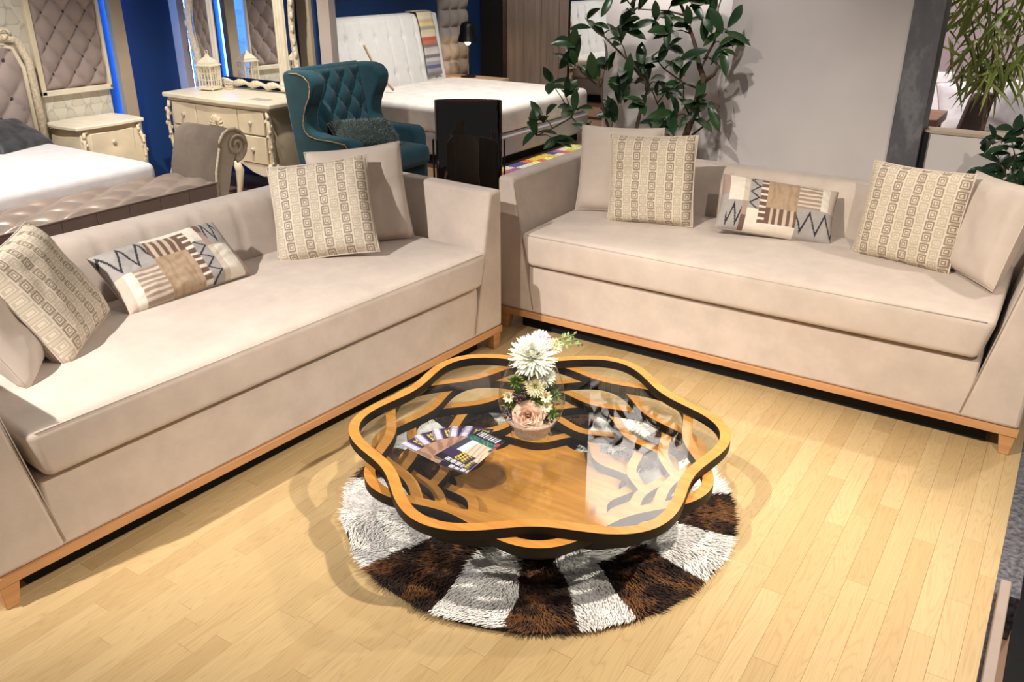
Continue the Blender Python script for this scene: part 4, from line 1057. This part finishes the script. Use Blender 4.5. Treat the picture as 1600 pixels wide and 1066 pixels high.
mm = rbox(0.34, 0.30, 0.075, 0.045, 8, 8, 2, 0.02); mm.xf(Matrix.Translation((C_(-2.42, 0)[0], 0, 0.415))); obj('seat_cushion', mm, 'teal', ch, smooth=True)
for sx in (-2.76, -2.26):
    for sy in (-0.37, 0.37): obj('leg', MB().tube([(sx+2.5, sy, 0.17), (sx+2.5, sy, 0.0)], [0.028, 0.016], 8), 'walnut', ch)
pc = pillow('dark fuzzy cushion lying on the teal armchair seat', 'fur_cushion', (-2.47, 1.80, 0.425), -25, 62, -4, 0.52, 0.34, 0.13, 41, None, 'fuzzy_cushion', 'cushion')
mb = MB(); rnd = random.Random(9)
for i in range(5200):
    u = rnd.uniform(-0.97, 0.97); v = rnd.uniform(-0.97, 0.97); z = 0.065*((1-u**4)*(1-v**4))**0.42
    p = Vector((u*0.255, v*0.165, z)); d = Vector((rnd.gauss(u*0.4, 0.5), rnd.gauss(v*0.4, 0.5), 1)).normalized()*rnd.uniform(0.012, 0.024); s = d.orthogonal().normalized()*0.0016
    mb.add([p-s, p+s, p+d], [(0, 1, 2)])
obj('fuzz', mb, plain('grey_green_fuzz', (0.30, 0.35, 0.33), 0.6, 0, 0.8, 200), pc)

# ------------------------------------------------------------------ far bed with white headboard
b2 = thing('bed', 'far bed with tall off-white buttoned headboard behind the teal armchair', 'bed', (-4.3, 4.3, FZ))
obj('bed_base', MB().box(0.05, 1.95, -1.0, 1.02, 0.10, 0.315), 'grey_fabric', b2, bevel=0.03)
obj('plinth', MB().box(0.15, 1.85, -0.92, 0.94, 0.0, 0.10), 'black', b2)
mm = rbox(0.94, 1.01, 0.125, 0.06, 14, 14, 2, 0.02); mm.xf(Matrix.Translation((1.00, 0.01, 0.44))); obj('mattress', mm, 'white_quilt', b2, smooth=True)
mb = MB(); HBW = 1.86; nch = 8
def hb2(u, v):
    y = u*HBW; z = v*1.0; c = (u*nch) % 1.0; g = 0.016*max(0, 1-min(c, 1-c)/0.10)
    dmp = 0
    for zz in (0.40, 0.78):
        for k in range(1, nch):
            dd = math.hypot(y-k*HBW/nch, z-zz); dmp = max(dmp, 0.03*math.exp(-(dd/0.035)**2))
    e = min(1, min(u, 1-u)*25, (1-v)*18)
    return (0.10*max(0, e)**0.4-g-dmp+0.02-0.20*v, -0.90+y, 0.30+z)
mb.grid(hb2, 156, 50); hb = obj('headboard', mb, 'offwhite_fabric', b2, smooth=True)
obj('headboard_core', MB().hexa([(-0.02, -0.90, 0.1), (0.09, -0.90, 0.1), (0.09, 0.96, 0.1), (-0.02, 0.96, 0.1)], [(-0.26, -0.90, 1.29), (-0.10, -0.90, 1.29), (-0.10, 0.96, 1.29), (-0.26, 0.96, 1.29)]), 'offwhite_fabric', b2, bevel=0.02)
for k in range(1, nch): obj('seam', MB().tube([(0.10-0.012-0.20*v, -0.90+k*HBW/nch, 0.30+v) for v in (0.02, 0.35, 0.7, 0.96)], 0.0035, 5), 'grey_fabric', hb)
bm2 = button_mesh('button_grey', 1.3)
for zz in (0.40, 0.78):
    for k in range(1, nch): inst('button', bm2, hb, WALLX((0.075-0.20*zz, -0.90+k*HBW/nch, 0.30+zz)))
# striped throw over the headboard
thr = MB(); thr.col = []; SCOL = [(0.62,0.52,0.38),(0.55,0.46,0.33),(0.68,0.60,0.46),(0.20,0.17,0.15),(0.60,0.50,0.34),(0.62,0.54,0.40),(0.50,0.40,0.22),(0.66,0.52,0.24),(0.30,0.30,0.24),(0.56,0.50,0.30),(0.60,0.50,0.40),(0.42,0.10,0.06),(0.50,0.14,0.07),(0.18,0.16,0.15),(0.48,0.44,0.42),(0.55,0.50,0.46),(0.16,0.15,0.16),(0.50,0.46,0.44),(0.30,0.29,0.30),(0.10,0.12,0.20),(0.30,0.28,0.30),(0.20,0.18,0.18)]
nS = len(SCOL)
def thf(v):
    s = v*0.86
    if s < 0.16: return (-0.275+s*1.02, 1.305+0.010*math.sin(s/0.16*PI))
    t = s-0.16; return (-0.105+0.200*t*1.02, 1.305-t*0.98)
for j in range(nS*3+1):
    v = j/(nS*3); x_, z_ = thf(v)
    for i in range(9):
        u = i/8; thr.v.append((x_+0.055+0.004*math.sin(u*6+v*20), 0.52+0.27*u+0.02*math.sin(v*3), z_+0.006)); thr.col.append(SCOL[min(nS-1, int((j-0.5)/3)) if j else 0])
for j in range(nS*3):
    for i in range(8): thr.f.append((j*9+i, j*9+i+1, (j+1)*9+i+1, (j+1)*9+i)); thr.mi.append(0)
to = obj('striped_throw', thr, 'vcol_cloth', None, smooth=True); to.location = (-4.3, 4.3, FZ)
sm = to.modifiers.new('solid', 'SOLIDIFY'); sm.thickness = 0.008; sm.offset = 1
tag(to, 'striped patchwork throw draped over the white headboard', 'throw')
tag(obj('wooden_stick', MB().tube([(-4.08, 3.62, 0.90), (-3.98, 3.70, 0.62), (-3.85, 3.78, 0.45)], 0.014, 6), 'light_oak', smooth=True), 'thin wooden stick leaning on the white headboard behind the armchair', 'stick')
n2 = thing('night_table', 'light oak night table under the black lamp', 'night table', (-4.45, 5.76, FZ))
obj('table_top', MB().box(-0.38, 0.55, -0.42, 0.30, 0.46, 0.495), 'light_oak', n2, bevel=0.004)
obj('body', MB().box(-0.36, 0.50, -0.38, 0.26, 0.08, 0.46), 'wardrobe', n2, bevel=0.004)
d = obj('drawer', MB().box(0.50, 0.515, -0.35, 0.23, 0.27, 0.44), 'light_oak', n2, bevel=0.003); obj('knob', MB().ball((0.525, -0.06, 0.36), 0.015, 8, 5), 'black_metal', d)
for sy in (-0.33, 0.21):
    for sx in (-0.3, 0.44): obj('leg', MB().box(sx-0.02, sx+0.02, sy-0.02, sy+0.02, 0.0, 0.08), 'light_oak', n2)
lp = thing('table_lamp', 'black dome table lamp lit on the far night table', 'lamp', (-4.40, 5.88, FZ+0.496))
obj('base', MB().lathe([(0.10, 0.0), (0.10, 0.01), (0.03, 0.018), (0.012, 0.03)], 24), 'black_metal', lp, smooth='auto')
obj('pole', MB().tube([(0, 0, 0.02), (0, 0, 0.50), (0.0, -0.01, 0.56)], 0.008, 8), 'brass', lp)
shp = [(0.128, 0.425), (0.118, 0.47), (0.098, 0.53), (0.092, 0.60), (0.075, 0.64), (0.03, 0.66), (0.002, 0.664)]
sh = obj('lamp_shade', MB().lathe(shp+[(0.03, 0.652), (0.07, 0.632), (0.086, 0.60), (0.092, 0.53), (0.112, 0.47), (0.122, 0.425)], 28, cap=False), 'black_metal', lp, smooth=True)
obj('shade_lining', MB().lathe([(0.121, 0.426), (0.111, 0.47), (0.090, 0.53), (0.084, 0.60), (0.05, 0.635), (0.001, 0.645)], 28, cap=False), 'brass', sh, smooth=True)
obj('bulb', MB().ball((0, 0, 0.418), 0.036, 12, 8), 'bulb', lp, smooth=True)
tp2 = thing('tufted_wall_panel', 'grey square-tufted panel on the blue wall behind the lit lamp', 'wall panel', (XW, 5.86, 0.10))
mb, bt = tuft_mesh(0.58, 1.75, 0.193, 0.205, 0.085, (0, 0), res=0.016, diamond=False)
obj('padding', put(mb, WALLX((0.02, 0, 0))), 'grey_fabric', tp2, smooth=True)
obj('backing', MB().box(0.0, 0.03, 0.0, 0.58, 0.0, 1.75), 'grey_fabric', tp2)
# wardrobe with a mirror door
wd = thing('wardrobe', 'tall grey-brown wood wardrobe with mirror door behind the plant', 'wardrobe', (-4.28, 6.60, FZ))
obj('carcass', MB().box(0.0, 2.0, 0.02, 0.6, 0.0, 2.5), 'wardrobe', wd)
for k in range(7): obj('door_plank', MB().box(0.004+k*0.131, 0.004+(k+1)*0.131-0.002, -0.012-0.003*(k % 2), 0.018, 0.03, 2.45), 'wardrobe', wd, bevel=0.003)
obj('door_edge', MB().box(0.92, 0.945, -0.016, 0.018, 0.03, 2.45), 'black_metal', wd)
obj('mirror_door', MB().box(0.946, 2.0, -0.010, 0.0, 0.03, 2.45), 'mirror', wd)
# colourful rug by the far bed
r2 = thing('colourful_rug', 'multicoloured patchwork rug on the floor beside the far bed', 'rug', (-2.0, 4.0, FZ))
rcs = [plain('rug_%d' % i, c, 0.9, 0, 0.3, 60) for i, c in enumerate(((0.55,0.40,0.06),(0.50,0.12,0.05),(0.60,0.55,0.48),(0.06,0.07,0.20),(0.30,0.10,0.22),(0.55,0.45,0.36),(0.70,0.62,0.20)))]
rq = random.Random(4); sq = []
for mt in rcs:
    me = bpy.data.meshes.new('rug_patch'); q = MB().box(-0.058, 0.058, -0.058, 0.058, 0.006, 0.012); me.from_pydata(q.v, [], q.f); me.materials.append(mt); sq.append(me)
obj('backing', MB().box(-0.36, 0.60, -0.84, 0.96, 0.0, 0.006), 'brown_curtain', r2)
for i in range(8):
    for j in range(15): inst('rug_patch', sq[rq.randrange(7)], r2, Matrix.Translation((-0.30+i*0.12, -0.78+j*0.12, 0)))
tag(obj('green_leg_stand', MB().tube([(-2.06, 2.46, FZ), (-2.04, 2.46, 0.16), (-2.04, 2.52, 0.20)], 0.02, 8), plain('lime_green_plastic', (0.22, 0.55, 0.02), 0.4), smooth=True), 'bright lime green post beside the armchair', 'post')
# smoked glass candle cylinder
cd_ = thing('smoked_glass_holder', 'large smoked brown glass cylinder in a black metal stand behind the sofas', 'candle holder', (-0.90, 1.02, 0.0))
prof = [(0.205, 0.36), (0.206, 0.92)]
OV = Matrix.Rotation(math.radians(32), 4, 'Z') @ Matrix.Diagonal((1, 0.26, 1, 1))
obj('glass_cylinder', put(MB().lathe([(0.198, 0.365), (0.206, 0.36), (0.206, 0.915), (0.202, 0.918), (0.198, 0.915), (0.198, 0.365)], 48, cap=False), OV), 'smoke_glass', cd_, smooth='auto')
obj('bottom_plate', put(MB().lathe([(0.206, 0.335), (0.206, 0.358)], 40), OV), 'black_metal', cd_)
obj('candle', MB().lathe([(0.035, 0.36), (0.035, 0.66), (0.03, 0.672), (0.004, 0.665)], 24), plain('brown_red_candle', (0.30, 0.07, 0.03), 0.5), cd_, smooth='auto')
obj('wick', MB().tube([(0, 0, 0.66), (0.004, 0, 0.69)], 0.002, 5), 'black', cd_)
for k in range(4):
    a = (0.12, PI-0.12, PI+0.12, -0.12)[k]; p_ = OV @ Vector((0.222*math.cos(a), 0.222*math.sin(a)*2.2, 0))
    obj('stand_rod', MB().tube([(p_.x, p_.y, 0.0), (p_.x, p_.y, 0.68)], 0.005, 8), 'black_metal', cd_)
obj('stand_ring', MB().tube([OV @ Vector((0.215*math.cos(2*PI*i/40), 0.225*math.sin(2*PI*i/40), 0.330)) for i in range(40)], 0.005, 6, closed=True), 'black_metal', cd_)

# ------------------------------------------------------------------ plants
def leaf_mesh(name, L_, W_, mat, kind='obovate', fold=0.18, curl=0.12, n=6):
    vs = []; fs = []
    for i in range(n+1):
        t = i/n
        if kind == 'obovate': w = W_*(math.sin(PI*t**0.85)**0.75)*(0.55+0.55*t) if 0 < t < 1 else 0.0015
        else: w = W_*math.sin(PI*t**0.7)**0.9 if 0 < t < 1 else 0.001
        z = -curl*L_*t*t
        vs += [(-w/2, t*L_, z+w*fold), (0, t*L_, z), (w/2, t*L_, z+w*fold)]
    for i in range(n):
        a = i*3; fs += [(a, a+1, a+4, a+3), (a+1, a+2, a+5, a+4)]
    me = bpy.data.meshes.new(name); me.from_pydata(vs, [], fs); me.materials.append(MT[mat])
    for p in me.polygons: p.use_smooth = True
    return me
CI = cam.matrix_world.copy(); F_ = 1335.26
def ray_y(px, py, Y0):
    """point of the photo's ray on the vertical plane y = Y0 (used once to lay out branch tips at their own depths)"""
    d = CI.to_3x3() @ Vector(((px-800)/F_, (533-py)/F_, -1.0)); o = CI.translation; return o + d*((Y0-o.y)/d.y)
def crop_pt(cx, cy, Y0): return ray_y(820+cx/4.635, cy/4.635, Y0)
def put_leaf(me, parent, base, d, up, scale):
    d = d.normalized(); x_ = d.cross(up); x_ = x_.normalized() if x_.length > 1e-4 else d.orthogonal().normalized(); z_ = x_.cross(d).normalized()
    inst('leaf', me, parent, frame_M(base, x_*scale, d*scale, z_*scale))
tree = thing('potted_ficus_tree', 'leafy potted tree with glossy dark leaves behind the right sofa', 'plant', (0.42, 1.32, 0.0))
T0 = Vector(tree.location)
obj('pot', MB().lathe([(0.13, 0.0), (0.17, 0.30), (0.18, 0.32), (0.165, 0.32), (0.155, 0.28)], 28, cap=False), 'pot', tree, smooth='auto')
obj('soil', MB().lathe([(0.157, 0.28), (0.08, 0.292), (0.001, 0.295)], 24, cap=False), 'soil', tree, smooth=True)
rt = random.Random(17)
def sk(pts, r0, r1, name='branch'):
    P = [crop_pt(a, b, c)-T0 for a, b, c in pts]
    n = len(P); obj(name, MB().tube(P, [r0+(r1-r0)*i/(n-1) for i in range(n)], 7), 'bark', tree, smooth=True)
    return P
main = [Vector((0, 0, 0.28)), Vector((0.0, -0.02, 0.5))]+[crop_pt(a, b, 1.28)-T0 for a, b in ((1160, 1000), (1210, 850), (1260, 680), (1300, 580), (1265, 480), (1240, 350), (1210, 250), (1150, 80), (1100, -40), (1080, -160), (1060, -300))]
obj('trunk', MB().tube(main, [0.024, 0.022, 0.021, 0.020, 0.019, 0.018, 0.015, 0.012, 0.010, 0.009, 0.008, 0.006, 0.004], 8), 'bark', tree, smooth=True)
skel = list(main)
base = T0+Vector((0, 0, 0.28))
def from_base(pts, r0, r1):
    P = [Vector((0, 0, 0.29))]+[crop_pt(a, b, c)-T0 for a, b, c in pts]; n = len(P)
    obj('branch', MB().tube(P, [r0+(r1-r0)*i/(n-1) for i in range(n)], 7), 'bark', tree, smooth=True); return P
skel += from_base(((800, 960, 1.22), (850, 760, 1.2), (900, 620, 1.18), (740, 430, 1.15), (560, 250, 1.12), (490, 190, 1.1)), 0.014, 0.003)
skel += from_base(((620, 980, 1.15), (570, 800, 1.12), (550, 640, 1.1), (410, 520, 1.08), (340, 400, 1.05)), 0.010, 0.003)
skel += from_base(((420, 940, 1.2), (340, 850, 1.22), (200, 930, 1.22), (90, 980, 1.2)), 0.008, 0.003)
skel += from_base(((1090, 1010, 1.35), (1030, 880, 1.36), (960, 750, 1.38), (900, 600, 1.4)), 0.007, 0.003)
skel += sk(((1210, 980, 1.28), (1300, 910, 1.30), (1370, 830, 1.32), (1410, 770, 1.33), (1405, 650, 1.34)), 0.006, 0.002)
skel += sk(((1300, 430, 1.28), (1370, 310, 1.30), (1395, 190, 1.32), (1400, 60, 1.34), (1440, -60, 1.36)), 0.008, 0.003)
skel += sk(((1300, 590, 1.28), (1370, 540, 1.26), (1400, 480, 1.25)), 0.012, 0.008)
skel += sk(((1150, 110, 1.28), (1040, 80, 1.25), (880, 70, 1.22), (790, 60, 1.2)), 0.006, 0.002)
skel += sk(((1250, 640, 1.28), (1150, 600, 1.24), (1010, 500, 1.2), (960, 440, 1.18)), 0.006, 0.003)
skel += sk(((1200, 850, 1.28), (1150, 740, 1.2), (1150, 640, 1.15)), 0.006, 0.003)
cl = [(480,175,1.1),(350,330,1.05),(380,480,1.06),(190,600,1.12),(300,700,1.12),(140,860,1.2),(80,960,1.2),(220,1010,1.22),(370,780,1.15),(520,560,1.08),(690,300,1.13),(590,480,1.12),(730,510,1.16),(760,600,1.18),(720,720,1.1),(850,740,1.08),(640,870,1.12),(470,930,1.16),(980,980,1.3),(850,490,1.18),(960,440,1.17),(1050,340,1.2),(1060,230,1.22),(960,150,1.24),(790,70,1.2),(1080,20,1.25),(1190,190,1.25),(1120,420,1.18),(1130,600,1.14),(950,600,1.3),(1050,660,1.3),(1080,840,1.14),(1230,860,1.2),(1240,740,1.18),(1340,760,1.32),(1350,430,1.3),(1430,330,1.32),(1440,220,1.33),(1370,40,1.34),(1320,140,1.33),(880,570,1.22),(1000,880,1.34),(700,200,1.16)]
up_c = [(1000,-120,1.2),(820,-80,1.15),(1180,-180,1.3),(1300,-120,1.3),(640,-60,1.1),(1080,-300,1.3),(900,-260,1.2),(1240,-330,1.3),(1440,-150,1.36),(740,-200,1.1)]
lm = [leaf_mesh('leaf', 0.135, 0.068, 'leaf', n=6), leaf_mesh('leaf', 0.11, 0.058, 'leaf', n=6, fold=0.28), leaf_mesh('leaf', 0.15, 0.062, 'leaf', curl=0.3)]
VZ = Vector((0, 0, 1))
for (cx, cy, cz) in cl+up_c:
    P = crop_pt(cx, cy, cz)-T0; q = min(skel, key=lambda s_: (s_-P).length+max(0, s_.z-P.z)*1.5)
    if (P-q).length > 0.03: obj('twig', MB().tube([q, q.lerp(P, 0.5)+Vector((0, 0, 0.015)), P], [0.004, 0.003, 0.002], 5), 'bark', tree, smooth=True)
    out = (P-q); out = out.normalized() if out.length > 0.03 else Vector((rt.uniform(-1, 1), rt.uniform(-1, 0.2), 0.3)).normalized()
    for k in range(5):
        d = (out*0.5 + Vector((rt.gauss(0, 0.7), rt.gauss(-0.15, 0.5), rt.gauss(0.1, 0.5)))).normalized()
        put_leaf(lm[rt.randrange(3)], tree, P - d*0.01 + Vector((rt.gauss(0, 0.012), rt.gauss(0, 0.012), rt.gauss(0, 0.012))), d, VZ*0.8+Vector((0.3, -0.6, 0))+Vector((rt.gauss(0, 0.3), rt.gauss(0, 0.3), 0)), rt.uniform(0.8, 1.15))
# bamboo-like plant beyond the low wall
bp = thing('bamboo_plant', 'tall plant with long thin yellow-green leaves beyond the low grey wall', 'plant', (1.80, 2.25, FZ)); B0 = Vector(bp.location)
obj('pot', MB().lathe([(0.14, 0.0), (0.19, 0.36), (0.17, 0.36), (0.16, 0.32), (0.001, 0.32)], 24, cap=False), 'pot', bp, smooth='auto')
ends = []
for (a, b, c, r) in (((1535, 205), (1548, 120), (1560, -20), 0.008), ((1537, 200), (1560, 130), (1625, -30), 0.006), ((1534, 205), (1540, 150), (1505, -40), 0.006), ((1538, 180), (1580, 110), (1680, 40), 0.006)):
    P = [Vector((0, 0, 0.32))]+[ray_y(p[0], p[1], 2.2+0.05*i)-B0 for i, p in enumerate((a, b, c))]
    P.append(P[-1]+(P[-1]-P[-2])*0.8)
    obj('stem', MB().tube(P, [r, r*0.95, r*0.7, r*0.5, r*0.3], 7), 'bark', bp, smooth=True)
    for k in range(14): t = 0.25+0.75*k/13; ends.append(P[2].lerp(P[3], (t-0.25)/0.75*1.6) if t < 0.8 else P[3].lerp(P[4], (t-0.8)/0.2))
lb = [leaf_mesh('leaf', 0.23, 0.018, 'leaf_bamboo', 'long', 0.2, 0.4, 6), leaf_mesh('leaf', 0.19, 0.016, 'leaf_bamboo', 'long', 0.2, 0.55, 6)]
for e in ends:
    if e.z < 1.24: continue
    for k in range(7):
        d = Vector((rt.gauss(-0.1, 0.7), rt.gauss(0, 0.5), rt.gauss(-0.75, 0.4))); put_leaf(lb[rt.randrange(2)], bp, e+Vector((rt.gauss(-0.03, 0.08), rt.gauss(0, 0.05), rt.gauss(0, 0.05))), d, VZ*0.5+Vector((0.3, -0.7, 0)), rt.uniform(0.8, 1.15))
# dark plant at the right end of the right sofa
dp = thing('potted_plant', 'dark leafy plant behind the right end of the right sofa', 'plant', (2.12, 1.22, 0.0)); D0 = Vector(dp.location)
obj('pot', MB().lathe([(0.12, 0.0), (0.16, 0.34), (0.17, 0.36), (0.15, 0.36), (0.14, 0.32), (0.001, 0.32)], 24, cap=False), 'pot', dp, smooth='auto')
ld = [leaf_mesh('leaf', 0.095, 0.052, 'leaf_dark', 'obovate', 0.15, 0.2), leaf_mesh('leaf', 0.08, 0.046, 'leaf_dark', 'obovate', 0.3, 0.3)]
for k, (a, b) in enumerate(((1520, 278), (1540, 270), (1560, 265), (1555, 235), (1580, 215), (1600, 205), (1590, 250), (1610, 235), (1575, 280), (1640, 220), (1630, 260), (1595, 285), (1660, 250))):
    P = ray_y(a, b, 1.12+0.16*rt.random())-D0
    obj('stem', MB().tube([Vector((0, 0, 0.32)), Vector((P.x*0.4, P.y*0.4, 0.32+(P.z-0.32)*0.7)), P], [0.006, 0.004, 0.002], 6), 'bark', dp, smooth=True)
    for j in range(8):
        d = Vector((rt.gauss(0, 0.7), rt.gauss(-0.1, 0.6), rt.gauss(0.0, 0.45))); put_leaf(ld[rt.randrange(2)], dp, P+Vector((rt.gauss(0, 0.03), rt.gauss(0, 0.03), rt.gauss(0, 0.025))), d, VZ+Vector((rt.gauss(0, 0.4), -0.5, 0)), rt.uniform(0.8, 1.2))

# ------------------------------------------------------------------ pale room beyond the low wall
db = thing('daybed', 'white daybed in the pale pink room beyond the low wall', 'daybed', (1.5, 3.3, FZ))
obj('base', MB().box(-0.55, 0.14, -0.45, 0.5, 0.0, 0.45), 'white_quilt', db, bevel=0.02)
mm = rbox(0.35, 0.48, 0.15, 0.05, 8, 8, 2, 0.03); mm.xf(Matrix.Translation((-0.20, 0.02, 0.62))); obj('mattress', mm, 'white_quilt', db, smooth=True)
pillow('white square cushion standing on the daybed beside the marble pillar', 'white_cloth', (1.26, 3.55, 0.82), -85, 22, 0, 0.36, 0.36, 0.13, 51, 'white daybed cushions', 'cushion', 'cushion')
pillow('white square cushion on the daybed behind the bamboo stem', 'white_cloth', (1.58, 3.30, 0.80), -70, 22, 8, 0.36, 0.36, 0.13, 52, 'white daybed cushions', 'cushion', 'cushion')
sb = thing('side_table', 'brown wooden side table partly hidden by the marble pillar', 'table', (1.36, 2.60, FZ))
obj('table_top', MB().box(-0.22, 0.17, -0.22, 0.20, 0.93, 0.985), 'walnut', sb, bevel=0.004)
for sx in (-0.18, 0.13):
    for sy in (-0.18, 0.16): obj('leg', MB().box(sx-0.02, sx+0.02, sy-0.02, sy+0.02, 0.0, 0.93), 'walnut', sb)
bl = MB(); bl.grid(lambda u, v: (1.60+0.10*u+0.06*v, 2.80+0.16*u, 0.62+0.32*v-0.06*(u-0.5)**2+0.01*math.sin(u*9)), 10, 10)
bo = obj('brown_cloth', bl, 'brown_curtain', smooth=True); md = bo.modifiers.new('solid', 'SOLIDIFY'); md.thickness = 0.03
tag(bo, 'brown folded cloth hanging on the near end of the daybed', 'cloth')
rc = thing('round_back_chair', 'white round-backed chair in the pale room beyond the low wall', 'chair', (1.88, 3.1, FZ))
mm = rbox(0.15, 0.07, 0.15, 0.068, 6, 4, 6); mm.xf(Matrix.Translation((0, 0.0, 0.99)) @ Matrix.Rotation(0.4, 4, 'Y')); obj('backrest', mm, 'white_cloth', rc, smooth=True)
mm = rbox(0.20, 0.20, 0.06, 0.05, 6, 6, 2); mm.xf(Matrix.Translation((0, -0.02, 0.72))); obj('seat', mm, 'grey_fabric', rc, smooth=True)
for sx in (-0.14, 0.14):
    for sy in (-0.16, 0.12): obj('leg', MB().tube([(sx, sy, 0.68), (sx*1.1, sy*1.1, 0.0)], [0.018, 0.012], 7), 'grey_fabric', rc)
